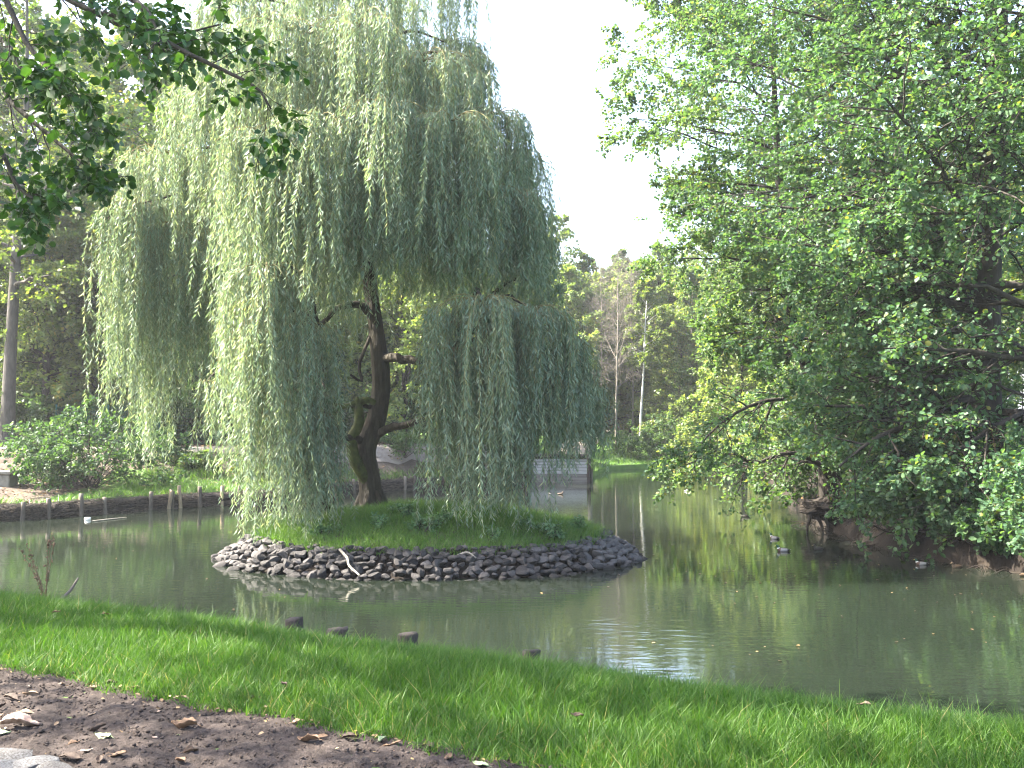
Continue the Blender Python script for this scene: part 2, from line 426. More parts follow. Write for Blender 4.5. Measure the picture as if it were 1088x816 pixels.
def wobble(x, y):
    return (np.sin(x * .9 + 1.3 * np.sin(y * .7)) * np.sin(y * 1.1 + .8 * np.sin(x * .6)) * .5
            + np.sin(x * 2.3 + y * 1.7) * .18 + np.sin(x * 4.1 - y * 3.3 + 1) * .09)

def zones(x, y):
    wn = 1 - ss(13, 20, y)
    wr = ss(4, 8, x) * (1 - ss(56, 68, y)) * (1 - wn)
    wf = ss(58.5, 66, y) * (1 - wn) * (1 - wr)
    wl = np.clip(1 - wn - wr - wf, 0, 1)
    return wn, wr, wf, wl

def height(x, y):
    x = np.asarray(x, float); y = np.asarray(y, float)
    d, ins, _ = segdist(x, y, POND, True)
    p, _, s = segdist(x, y, PATHL, False)
    wn, wr, wf, wl = zones(x, y)
    hn = 1.17 + .33 * ss(0, 1.5, d)
    t = d / (d + p + .01)
    hl = np.where(s < 0, .52 + 1.55 * ss(0.0, 1, t), 2.07 + .012 * p)
    hr = .42 + 1.5 * ss(0, 6, d) + .02 * d
    hf = .30 + 1.9 * ss(0, 12, d) + .03 * np.maximum(d - 12, 0) * (1 - ss(50, 200, d))
    far = ss(25, 120, d)
    h = wn * hn + wr * hr + wf * hf + wl * hl
    h = h + wobble(x, y) * (.05 * (1 - wn) + .012 * wn) + far * wobble(x * .06, y * .06) * 1.5
    depth = -.15 - 1.0 * ss(0, .35, d)
    return np.where(ins, np.minimum(depth, -.15), h)

def axis(a, b, step, far):
    core = np.arange(a, b + 1e-6, step)
    g = np.cumsum(step * 1.22 ** np.arange(1, 60)); g = g[g < far]
    return np.concatenate([(a - g)[::-1], core, b + g])

def grid_mesh(xs, ys, zf):
    X, Y = np.meshgrid(xs, ys)
    Z = zf(X, Y)
    V = np.stack([X, Y, Z], -1).reshape(-1, 3)
    nx, ny = len(xs), len(ys)
    i = np.arange(nx * ny).reshape(ny, nx)
    Fq = np.stack([i[:-1, :-1], i[:-1, 1:], i[1:, 1:], i[1:, :-1]], -1).reshape(-1, 4)
    return V, Fq

xs = axis(-34, 24, .24, 2200); ys = axis(2, 84, .24, 2200)
V, Fq = grid_mesh(xs, ys, height)
wn, wr, wf, wl = zones(V[:, 0], V[:, 1])
dpond, _, _ = segdist(V[:, 0], V[:, 1], POND, True)
ppath, _, pside = segdist(V[:, 0], V[:, 1], PATHL, False)
lawn = wn * .75 + wf * .70 + wr * .18 + wl * (.28 + .25 * ss(9, 6, ppath) * 0)
lawn = np.where((wl > .5) & (V[:, 0] < -9.5) & (V[:, 0] > -16) & (V[:, 1] < 43.2) & (dpond < 5), .62, lawn)
lawn = np.where((wl > .5) & (V[:, 0] > -9), .36, lawn)
ground = mk('ground', V, Fq, M['ground'], smooth=True, extra={'lawn': lawn.astype(np.float32), 'soil_shade': np.clip(wr * 1.2, 0, 1).astype(np.float32)})  # alder bank soil coloured darker to stand in for shade
tag(ground, kind='structure')

wv = np.array([(-60, -20, 0), (40, -20, 0), (40, 90, 0), (-60, 90, 0)], float)
water = mk('water', wv, np.array([[0, 1, 2, 3]]), M['water']); tag(water, kind='structure')

# far footpath along the other bank
pp = resample([(*p, 0) for p in PATHL], 120)
tn = nrm(np.gradient(pp, axis=0)); nr = np.stack([-tn[:, 1], tn[:, 0], 0 * tn[:, 0]], 1)
rows = []
for k, o in enumerate(np.linspace(-1.15, 1.15, 6)):
    q = pp + nr * (o + (.12 * np.sin(np.arange(len(pp)) * 1.7 + k) if k in (0, 5) else 0))[..., None] if k in (0, 5) else pp + nr * o
    z = height(q[:, 0], q[:, 1]); q = q.copy(); q[:, 2] = z + .035; rows.append(q)
G = np.stack(rows, 1); V = G.reshape(-1, 3)
i = np.arange(len(V)).reshape(len(pp), 6)
Fq = np.stack([i[:-1, :-1], i[1:, :-1], i[1:, 1:], i[:-1, 1:]], -1).reshape(-1, 4)
tag(mk('footpath', V, Fq, M['path'], smooth=True), kind='structure')

# ------------------------------------------------------------------ near bank: bare soil path
E0 = W(0, 705, 7.05)[:2]; E1 = W(575, 812, 4.95)[:2]
ed = nrm(E1 - E0); en = np.array([ed[1], -ed[0]])          # en points to the camera side
if en[1] > 0: en = -en
def soil_off(x, y):
    """metres on the soil side of the grass edge"""
    s = (x - E0[0]) * en[0] + (y - E0[1]) * en[1]
    u = (x - E0[0]) * ed[0] + (y - E0[1]) * ed[1]
    return s + .03 * np.sin(u * 3.1) + .03 * np.sin(u * 7.7 + 1) + .02 * np.sin(u * 17 + 2)
rng = np.random.default_rng(11)
us = np.arange(-4.0, 6.0, .022); vs = np.concatenate([np.arange(-.12, 2.6, .022), np.arange(2.6, 8, .12)])
U, Vg = np.meshgrid(us, vs)
X = E0[0] + ed[0] * U + en[0] * Vg; Y = E0[1] + ed[1] * U + en[1] * Vg
Z = height(X, Y) + .012
nz = np.zeros(X.shape)
flat = np.stack([X.ravel(), Y.ravel()], 1)
nzv = np.array([mnoise.fractal((a * 6, b * 6, 0), 1.0, 2.0, 4) for a, b in flat]).reshape(X.shape)
nz2 = np.array([mnoise.noise((a * 34, b * 34, 3)) for a, b in flat]).reshape(X.shape)
Z = Z + nzv * .016 + np.maximum(nz2, -.15) * .020 - .03 * ss(.05, -.12, Vg)
V = np.stack([X, Y, Z], -1).reshape(-1, 3)
i = np.arange(X.size).reshape(X.shape)
Fq = np.stack([i[:-1, :-1], i[1:, :-1], i[1:, 1:], i[:-1, 1:]], -1).reshape(-1, 4)
tag(mk('path', V, Fq, M['soil'], smooth=True), kind='structure')

def path_z(x, y):
    return float(height(np.array([x]), np.array([y]))[0]) + .016

# crumbs of soil
ico = bpy.data.meshes.new('tmp')
import bmesh
bm = bmesh.new(); bmesh.ops.create_icosphere(bm, subdivisions=1, radius=1.0)
icoV = np.array([v.co[:] for v in bm.verts]); icoF = np.array([[v.index for v in f.verts] for f in bm.faces]); bm.free()
def scatter_blobs(pos, size, rng, squash=.7):
    n = len(pos)
    sc = size[:, None, None] * (0.6 + .8 * rng.random((n, 1, 3))); sc[..., 2] *= squash
    a = rng.random(n) * 2 * PI
    v = icoV[None] * (1 + .35 * rng.normal(size=(n, len(icoV), 1))) * sc
    c, s = np.cos(a)[:, None], np.sin(a)[:, None]
    v = np.stack([v[..., 0] * c - v[..., 1] * s, v[..., 0] * s + v[..., 1] * c, v[..., 2]], -1) + pos[:, None]
    f = (np.arange(n)[:, None, None] * len(icoV) + icoF[None]).reshape(-1, 3)
    return v.reshape(-1, 3), f
n = 30000
u = rng.random(n) * 7.5 - 2.5; v_ = np.abs(rng.random(n)) ** 1.1 * 3.0 - .05
x = E0[0] + ed[0] * u + en[0] * v_; y = E0[1] + ed[1] * u + en[1] * v_
pos = np.stack([x, y, height(x, y) + .016], 1)
V, f = scatter_blobs(pos, .002 + .009 * rng.random(n) ** 4, rng)
tag(mk('soil_crumbs', V, f, M['crumb']), kind='stuff')

# scraps of dead leaf in the soil
n = 700
u = rng.random(n) * 7.5 - 2.5; v_ = np.where(rng.random(n) < .45, np.abs(rng.normal(size=n)) * .12, rng.random(n) * 2.6)
x = E0[0] + ed[0] * u + en[0] * v_; y = E0[1] + ed[1] * u + en[1] * v_
pos = np.stack([x, y, height(x, y) + .028], 1); a = rng.random(n) * 2 * PI
dv = nrm(np.stack([np.cos(a), np.sin(a), .35 * rng.normal(size=n)], 1)); nv = rng.normal(size=(n, 3)) * .45; nv[:, 2] += 1; nv = nrm(nv - dv * (nv * dv).sum(-1, keepdims=True))
L = .008 + .028 * rng.random(n) ** 2.2
V, f = leafhex(pos, dv, nv, L, L * (.4 + .4 * rng.random(n)))
tag(mk('leaf_scraps', V, f, M['litter'], rnd=np.tile(rng.random(n), 2)), kind='stuff')

# leaves drifting on the water
n = 190
x = -14 + 26 * rng.random(n); y = 9 + 40 * rng.random(n) ** 1.5; y = np.where(rng.random(n) < .6, y, 14 + 14 * rng.random(n)); x = np.where(rng.random(n) < .55, 3 + 7 * rng.random(n), x)
d, ins, _ = segdist(x, y, POND, True); k = ins & (d > .3) & (np.hypot((x + 1.95) / 5.2, (y - 25.3) / 4.5) > 1)
x, y = x[k], y[k]; m_ = len(x); a = rng.random(m_) * 2 * PI
dv = np.stack([np.cos(a), np.sin(a), 0 * a], 1); nv = np.tile(np.array([[0, 0, 1.0]]), (m_, 1)) + rng.normal(size=(m_, 3)) * .06; nv = nrm(nv - dv * (nv * dv).sum(-1, keepdims=True))
L = .03 + .04 * rng.random(m_)
V, f = leafhex(np.stack([x, y, 0 * x + .012], 1), dv, nv, L, L * .7)
tag(mk('floating_leaves', V, f, M['litter'], rnd=np.tile(rng.random(m_), 2)), kind='stuff')

# ------------------------------------------------------------------ grass
def blades(pos, L, wid, rng, lean=.45, bend=.5):
    n = len(pos)
    a = rng.random(n) * 2 * PI
    dirv = np.stack([np.cos(a), np.sin(a), np.zeros(n)], 1)
    side = np.stack([-np.sin(a), np.cos(a), np.zeros(n)], 1)
    # turn the blade's face randomly about its own lean
    b = rng.random(n) * 2 * PI
    side2 = nrm(side * np.cos(b)[:, None] + dirv * np.sin(b)[:, None])
    ln = np.abs(rng.normal(size=n)) * lean; bd = rng.random(n) * bend
    up = np.array([0, 0, 1.0])
    def pt(t):
        return pos + up * (L * t * (1 - .25 * bd * t))[:, None] + dirv * (L * (ln * t + bd * t * t))[:, None]
    w = wid[:, None] * .5
    p0, p1, p2 = pt(0), pt(.5), pt(1.0)
    V = np.stack([p0 - side2 * w, p0 + side2 * w, p1 + side2 * w * .8, p1 - side2 * w * .8, p2 + side2 * w * .12, p2 - side2 * w * .12], 1).reshape(-1, 3)
    i = np.arange(n)[:, None] * 6
    return V, np.concatenate([i + np.array([[0, 1, 2, 3]]), i + np.array([[3, 2, 4, 5]])], 0)

def rnd2(r): return np.concatenate([r, r])

rng = np.random.default_rng(21)
def near_grass():
    n = 420000
    u = rng.random(n) * 16 - 5.5; v = rng.random(n) * 5.2 - .25
    x = E0[0] + ed[0] * u - en[0] * v; y = E0[1] + ed[1] * u - en[1] * v
    d, ins, _ = segdist(x, y, POND, True)
    so = soil_off(x, y)
    keep = (~ins) & (so < .02 + .10 * rng.random(n)) & (np.abs(x) < .56 * y + .8)
    x, y, so, d = x[keep], y[keep], so[keep], d[keep]
    z = height(x, y)
    clump = .5 + .5 * np.sin(x * 2.1 + 1.7 * np.sin(y * 1.9)) * np.sin(y * 2.7 + x * .7)
    L = (.055 + .075 * rng.random(len(x)) + .045 * clump) * (1 - .35 * ss(-.35, .05, so))
    L = L * np.where(rng.random(len(x)) < .05, 1.5, 1)
    w = .0035 + .0045 * rng.random(len(x))
    V, f = blades(np.stack([x, y, z - .01], 1), L, w, rng, lean=.38, bend=.75)
    r = np.clip(rng.random(len(x)) * .86 + .10 * (clump - .5), 0, .95)
    r = np.where(rng.random(len(x)) < .02 + .05 * ss(-.5, .0, so), .99, r)
    return mk('grass', V, f, M['grass'], rnd=rnd2(r))
tag(near_grass(), kind='stuff')

# ------------------------------------------------------------------ island
IC = np.array([-1.95, 25.3]); IA, IB = 4.88, 4.1
def isl_r(x, y): return np.hypot((x - IC[0]) / IA, (y - IC[1]) / IB)
def isl_z(x, y):
    r = isl_r(x, y)
    inner = .50 + .62 * (1 - np.clip(r / .84, 0, 1) ** 1.8)
    rim = .50 - (np.clip(r, .84, 2) - .84) / .16 * .62
    return np.where(r < .84, inner, rim) + wobble(x * 1.7, y * 1.7) * .05 * (r < .9)
rad = np.linspace(0.001, 1.08, 34); ang = np.arange(110) * 2 * PI / 110
Rg, Ag = np.meshgrid(rad, ang)
X = IC[0] + IA * Rg * np.cos(Ag); Y = IC[1] + IB * Rg * np.sin(Ag)
V = np.stack([X, Y, isl_z(X, Y)], -1).reshape(-1, 3)
i = np.arange(X.size).reshape(X.shape); j = np.roll(i, -1, 0)
Fq = np.stack([i[:, :-1], i[:, 1:], j[:, 1:], j[:, :-1]], -1).reshape(-1, 4)
tag(mk('island_ground', V, Fq, M['ground'], smooth=True, extra={'lawn': np.where(isl_r(V[:, 0], V[:, 1]) < .83, .5, -.5).astype(np.float32), 'soil_shade': np.where(isl_r(V[:, 0], V[:, 1]) < .80, 0, 1).astype(np.float32)}), kind='structure')  # dark gaps between the rim stones painted into the ground colour as shade

rng = np.random.default_rng(31)
n = 42000
a = rng.random(n) * 2 * PI; r = np.sqrt(rng.random(n)) * .87
x = IC[0] + IA * r * np.cos(a); y = IC[1] + IB * r * np.sin(a)
clump = .5 + .5 * np.sin(x * 1.9 + 1.3 * np.sin(y * 2.3)) * np.sin(y * 2.1 + x * .9)
V, f = blades(np.stack([x, y, isl_z(x, y) - .01], 1), .09 + .20 * rng.random(n) * (.4 + clump), .008 + .008 * rng.random(n), rng, lean=.4, bend=.8)
tag(mk('island_grass', V, f, M['bank_grass'], rnd=rnd2(np.clip(rng.random(n) * .8 + .25 * (clump - .5), 0, 1))), kind='stuff')

# --- quarry stones round the island
def stone_mesh(seed):
    r = np.random.default_rng(seed)
    bm = bmesh.new(); bmesh.ops.create_icosphere(bm, subdivisions=3, radius=1.0)
    V = np.array([v.co[:] for v in bm.verts]); Fc = np.array([[v.index for v in f.verts] for f in bm.faces]); bm.free()
    for _ in range(11):
        nn = nrm(r.normal(size=3)); c = .45 + .34 * r.random()
        dd = V @ nn; V = V - np.outer(np.maximum(dd - c, 0), nn)
    V = V * np.array([1.0, .72 + .25 * r.random(), .55 + .25 * r.random()])
    V = V / np.abs(V).max() ; V = V + r.normal(size=V.shape) * .010
    me = bpy.data.meshes.new('quarry_stone')
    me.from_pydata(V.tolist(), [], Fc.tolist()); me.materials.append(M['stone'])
    return me
SM = [stone_mesh(100 + k) for k in range(14)]
rng = np.random.default_rng(33)
front, back = [], []
rows = [(1.03, -.04, .165), (.998, .07, .15), (.967, .17, .145), (.935, .27, .14), (.903, .37, .14), (.872, .45, .135), (.845, .52, .115)]
for q, (rr, zz, sz) in enumerate(rows):
    per = PI * (3 * (IA + IB) - math.sqrt((3 * IA + IB) * (IA + 3 * IB))) * rr
    m = int(per / (sz * 1.22))
    for k in range(m):
        th = 2 * PI * (k + .5 * (q % 2) + rng.normal() * .16) / m
        rj = rr + rng.normal() * .008
        s = sz * .86 * (.66 + .7 * rng.random())
        p = (IC[0] + IA * rj * math.cos(th), IC[1] + IB * rj * math.sin(th), zz + rng.normal() * .025)
        item = (p, s, tuple(rng.random(3) * np.array([.7, .7, 6.28]) - np.array([.35, .35, 0])), int(rng.integers(0, 14)))
        (front if -PI * 1.02 < (th if th <= PI else th - 2 * PI) < .10 else back).append(item)
front.sort(key=lambda t: t[0][1])
ind, rest = front[:296], front[296:] + back
for p, s, ro, k in ind:
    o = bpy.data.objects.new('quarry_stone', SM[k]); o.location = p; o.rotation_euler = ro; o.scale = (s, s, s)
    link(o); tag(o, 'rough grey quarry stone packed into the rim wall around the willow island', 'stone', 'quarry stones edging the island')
vs_, fs_, nn_ = [], [], 0
from mathutils import Euler
for p, s, ro, k in rest:
    v = np.zeros(len(SM[k].vertices) * 3); SM[k].vertices.foreach_get('co', v); v = v.reshape(-1, 3) * s
    v = v @ np.array(Euler(ro).to_matrix()).T + np.array(p)
    f = np.array([pl.vertices[:] for pl in SM[k].polygons]) + nn_
    vs_.append(v); fs_.append(f); nn_ += len(v)
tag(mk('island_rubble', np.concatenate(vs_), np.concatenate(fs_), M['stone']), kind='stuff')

# ------------------------------------------------------------------ weeping willow
rng = np.random.default_rng(41)
base = W(395, 539, 27.0); base[2] = float(isl_z(base[0], base[1])) - .05
will = thing('weeping_willow', 'large weeping willow with drooping silvery strands on the stone-edged island', 'tree', base)
tr_pts = [W(396, 541, 27), W(393, 510, 27), W(388, 478, 27), W(400, 445, 27), W(405, 405, 27), W(400, 355, 27), W(393, 305, 27.1), W(388, 240, 27.2),
          W(380, 160, 27.3), W(368, 70, 27.3), W(358, -20, 27.2), W(352, -110, 27), W(350, -180, 27)]
tP = resample(tr_pts, 44)
tR = np.interp(np.linspace(0, 1, 44), [0, .03, .1, .3, .5, .75, 1], [.40, .31, .275, .225, .18, .115, .03])
tb = Bag()
Vt, Ft = tubes(tP, tR, 18)
Vt = Vt + nrm(Vt - np.repeat(tP, 18, 0)) * (np.sin(np.arange(len(Vt)) % 18 * 2.1 + Vt[:, 2] * 1.3) * .035)[:, None] * np.repeat(tR / .3, 18)[:, None]
tb.add(Vt, Ft)
# root flare
for k in range(6):
    a = k * PI / 3 + .3
    p0 = tP[1] + np.array([math.cos(a), math.sin(a), 0]) * .18
    p1 = np.array([base[0] + math.cos(a) * .62, base[1] + math.sin(a) * .62, 0]); p1[2] = float(isl_z(p1[0], p1[1])) - .06
    tb.add(*tubes(resample([p0 + [0, 0, .25], (p0 + p1) / 2 + [0, 0, .03], p1], 6), np.linspace(.13, .05, 6), 8))
trunk = tb.obj('trunk', M['bark'], will, True, base)
# mossy side stem with knobbly stubs
sb = Bag()
sb.add(*tubes(resample([W(392, 512, 26.9), W(378, 490, 26.7), W(374, 468, 26.7), W(382, 448, 26.7), W(380, 428, 26.7), W(382, 424, 26.7)], 16), np.linspace(.17, .10, 16), 12))
sb.add(*tubes(resample([W(379, 428, 26.7), W(368, 432, 26.6), W(360, 430, 26.6), W(354, 427, 26.6)], 10), np.linspace(.10, .05, 10), 10))
sb.add(*tubes(resample([W(381, 428, 26.7), W(390, 425, 26.7), W(398, 428, 26.8)], 8), np.linspace(.10, .08, 8), 10))
sb.obj('side_stem', M['moss_bark'], will, True, base)
def limb(pts, r0, r1, K=16, S=9, name='limb', mat='bark'):
    b = Bag(); P = resample(pts, K); P[1:-1] += rng.normal(size=(K - 2, 3)) * r0 * .18
    b.add(*tubes(P, np.linspace(r0, r1, K), S)); return b.obj(name, M[mat], will, True, base)
limb([W(404, 380, 27), W(425, 381, 26.6), W(442, 383, 26.3), W(458, 378, 26), W(480, 366, 25.4), W(510, 345, 24.6), W(535, 325, 24)], .13, .05)
limb([W(398, 462, 27), W(418, 453, 26.6), W(440, 449, 26.2), W(462, 440, 25.8), W(490, 425, 25.2)], .12, .04)
limb([W(392, 470, 27), W(372, 464, 26.6), W(352, 460, 26.4)], .11, .07, 10)
limb([W(396, 335, 27), W(375, 322, 26.6), W(352, 333, 26.2), W(335, 352, 25.8), W(318, 368, 25.4)], .11, .04)
limb([W(398, 345, 27), W(382, 385, 26.7), W(384, 404, 26.6), W(372, 398, 26.5)], .05, .03, 10)
limb([W(400, 430, 27), W(388, 432, 26.8), W(378, 424, 26.7)], .07, .04, 8)

# the hanging mops: (centre px, top py, radius px, bottom py, distance, tresses)
MOPS = [(350, -175, 85, 60, 27, 26), (270, -95, 75, 130, 26, 26), (430, -70, 75, 130, 26, 26), (350, -60, 85, 150, 24.2, 26),
        (245, -5, 58, 220, 25, 28), (300, 25, 66, 240, 23.6, 30), (380, 20, 72, 215, 23.2, 30), (450, 60, 62, 225, 24, 28), (476, 40, 46, 180, 27, 22),
        (528, 118, 48, 290, 25, 30), (548, 160, 40, 325, 27, 26), (480, 125, 58, 285, 23, 32), (410, 110, 58, 285, 22.6, 32), (335, 125, 60, 320, 22.6, 34),
        (278, 140, 58, 370, 23.2, 34), (225, 95, 55, 300, 25.2, 28), (176, 160, 52, 430, 26, 34), (142, 215, 34, 455, 25.2, 26), (200, 190, 40, 415, 27.4, 26),
        (158, 300, 34, 490, 26.4, 18),
        (282, 285, 48, 545, 22.6, 36), (325, 345, 36, 560, 23.4, 16), (255, 300, 26, 475, 23.6, 18), (352, 235, 44, 350, 24.2, 16), (302, 405, 44, 572, 23.6, 24),
        (345, 440, 22, 560, 24.0, 12),
        (512, 320, 60, 555, 23.2, 40), (566, 330, 50, 515, 24, 38), (600, 362, 36, 482, 25, 30), (482, 372, 32, 530, 23.6, 20), (525, 392, 42, 560, 23.6, 26), (628, 410, 12, 500, 25.6, 12), (590, 400, 40, 478, 24.2, 20),
        (300, 50, 100, 260, 30, 32), (425, 60, 95, 280, 30.4, 32), (512, 180, 62, 330, 29.5, 26), (235, 200, 72, 400, 30, 30), (385, -100, 110, 120, 30, 28),
        (330, 220, 80, 380, 29.6, 28), (450, 220, 70, 335, 30, 26), (560, 215, 26, 340, 25.6, 14), (572, 250, 16, 330, 26.6, 8), (220, 405, 7, 500, 24.2, 3), (498, 55, 34, 170, 25.6, 16), (440, 178, 58, 312, 23.4, 32), (515, 200, 50, 318, 24.2, 30), (388, 190, 46, 292, 22.9, 24), (555, 205, 34, 318, 24.6, 20), (470, 215, 55, 320, 25.8, 28), (405, 60, 60, 230, 26, 24), (335, 200, 45, 320, 25.5, 18), (290, 60, 60, 300, 28, 26), (190, 240, 44, 440, 25.6, 26), (580, 300, 14, 345, 26.4, 5)]
SP, SR = [], []          # strands
BP, BR = [], []          # arching boughs
KS = 9
for (cx, ty, rx, by, D, nt_) in MOPS:
    c = W(cx, ty, D); bot = W(cx, by, D); r = rx / F * D; drop = c[2] - bot[2]
    # feeding limb from the trunk
    zt = min(max(c[2] - .25 * np.hypot(c[0] - base[0], c[1] - base[1]) - .3, base[2] + 2.6), tP[-3][2])
    k = int(np.argmin(np.abs(tP[:, 2] - zt))); p0 = tP[k]
    if ty > 275 and cx > 460: p0 = W(*((500, 352, 24.8) if D < 24.5 else (480, 366, 25.4)))
    elif ty > 275 and cx < 370: p0 = W(335, 345, 25.8)
    elif ty < 275:
        k = max(k, int(np.argmin(np.abs(tP[:, 2] - W(0, 285, 27)[2])))); p0 = tP[k]
    midp = p0 * .45 + c * .55 + np.array([0, 0, .35 + .12 * np.linalg.norm(c[:2] - p0[:2])])
    limb([p0, midp, c], min(.085, tR[k] * .55), .02, 14, 6)
    nb = max(6, nt_ // 3)
    ba = (np.arange(nb) + rng.random(nb) * .7) * 2 * PI / nb
    bl = r * (.7 + .4 * rng.random(nb))
    s = np.linspace(0, 1, 7)
    bp = c[None, None] + np.stack([np.cos(ba)[:, None] * bl[:, None] * s, np.sin(ba)[:, None] * bl[:, None] * s * 1.0, (.18 * np.sin(s * PI * .8) - .42 * s ** 2.2)[None] * np.minimum(bl, 1.3)[:, None] * (.7 + .6 * rng.random((nb, 1)))], -1)
    BP.append(bp); BR.append(np.repeat(np.linspace(.016, .005, 7)[None], nb, 0))
    for t_ in range(nt_):
        b = t_ % nb; tt = .25 + .75 * rng.random()
        p, d = at(bp[b:b + 1], np.array([[tt]])); p, d = p[0, 0], d[0, 0]
        m = int(rng.integers(4, 8))
        full = drop - (c[2] - p[2])
        for q in range(m):
            ln = full * (.45 + .57 * rng.random() ** .8) if t_ % 3 else full * (.22 + .4 * rng.random())
            ln = max(ln, .5)
            off = rng.normal(size=3) * np.array([.12, .12, .03])
            hv = d.copy(); hv[2] = 0; hv = hv + rng.normal(size=3) * .25; hv[2] = 0
            sw = rng.normal(size=2) * .075
            s = np.linspace(0, 1, KS)
            out = (1 - np.exp(-s * ln * 2.2)) * .24 * (.6 + .8 * rng.random())
            P = p + off + hv[None] * out[:, None] * .8
            P[:, 2] -= ln * s - .06 * np.sin(np.minimum(s * 6, PI))
            P[:, 0] += sw[0] * s * ln + .025 * np.sin(s * 7 + rng.random() * 6); P[:, 1] += sw[1] * s * ln + .025 * np.sin(s * 6 + rng.random() * 6)
            SP.append(P); SR.append(np.linspace(.0045, .0015, KS))
SP = np.array(SP); SR = np.array(SR)
wb = Bag(); wb.add(*tubes(np.concatenate(BP), np.concatenate(BR), 5)); wb.add(*tubes(SP, SR, 3))
twigs = wb.obj('twigs', M['willow_twig'], None, False, base); twigs.parent = will
ln = np.linalg.norm(np.diff(SP, axis=1), axis=2).sum(1)
PP, DD, NNv, LL = [], [], [], []
for lo, hi in ((0, 1.2), (1.2, 2), (2, 3), (3, 4), (4, 20)):
    sel = (ln >= lo) & (ln < hi)
    if not sel.any(): continue
    P = SP[sel]; m = int(min(hi, 5) / .052); B = len(P)
    t = (np.arange(m)[None] + rng.random((B, m))) / m
    p, d = at(P, t)
    x = rng.normal(size=(B, m, 3)); x = nrm(x - d * (x * d).sum(-1, keepdims=True))
    ldir = nrm(d + x * (.40 + .75 * rng.random((B, m, 1)))); ldir[..., 2] -= .1; ldir = nrm(ldir)
    nn = rng.normal(size=(B, m, 3)); nn = nrm(nn - ldir * (nn * ldir).sum(-1, keepdims=True))
    L = .11 + .085 * rng.random((B, m))
    PP.append(p.reshape(-1, 3)); DD.append(ldir.reshape(-1, 3)); NNv.append(nn.reshape(-1, 3)); LL.append(L.ravel())
PP, DD, NNv, LL = map(np.concatenate, (PP, DD, NNv, LL))
print('willow leaves', len(PP), 'strands', len(SP))
V, f = leafquad(PP - base, DD, NNv, LL, LL * .165)
mk('foliage', V, f, M['willow'], will, rnd=np.clip(rng.random(len(PP)) * .95, 0, 1))

# second, lower trunk on the island half hidden by the strands
b2 = W(345, 548, 25.6); b2[2] = float(isl_z(b2[0], b2[1])) - .05
st = thing('leaning_stump', 'dark leaning old trunk half hidden behind the willow strands', 'stump', b2)
b = Bag()
P = resample([b2 + [0.02, 0, -.1], W(346, 530, 25.6), W(338, 512, 25.6), W(330, 490, 25.7), W(322, 468, 25.7), W(320, 455, 25.7)], 20)
Vt, Ft = tubes(P, np.interp(np.linspace(0, 1, 20), [0, .2, .6, .9, 1], [.34, .24, .19, .17, .12]), 14)
Vt = Vt + rng.normal(size=Vt.shape) * .014
b.add(Vt, Ft); b.obj('trunk', M['bark_dark'], st, True, b2)
b = Bag(); b.add(*tubes(resample([P[12], P[12] + [.3, -.1, .15], P[12] + [.4, -.1, .4]], 8), np.linspace(.08, .04, 8), 8)); b.obj('stub', M['bark_dark'], st, True, b2)

# ------------------------------------------------------------------ generic trees
def build_wood(bag, levels, sides):
    for (P, R), S in zip(levels, sides):
        bag.add(*tubes(P, R, S))

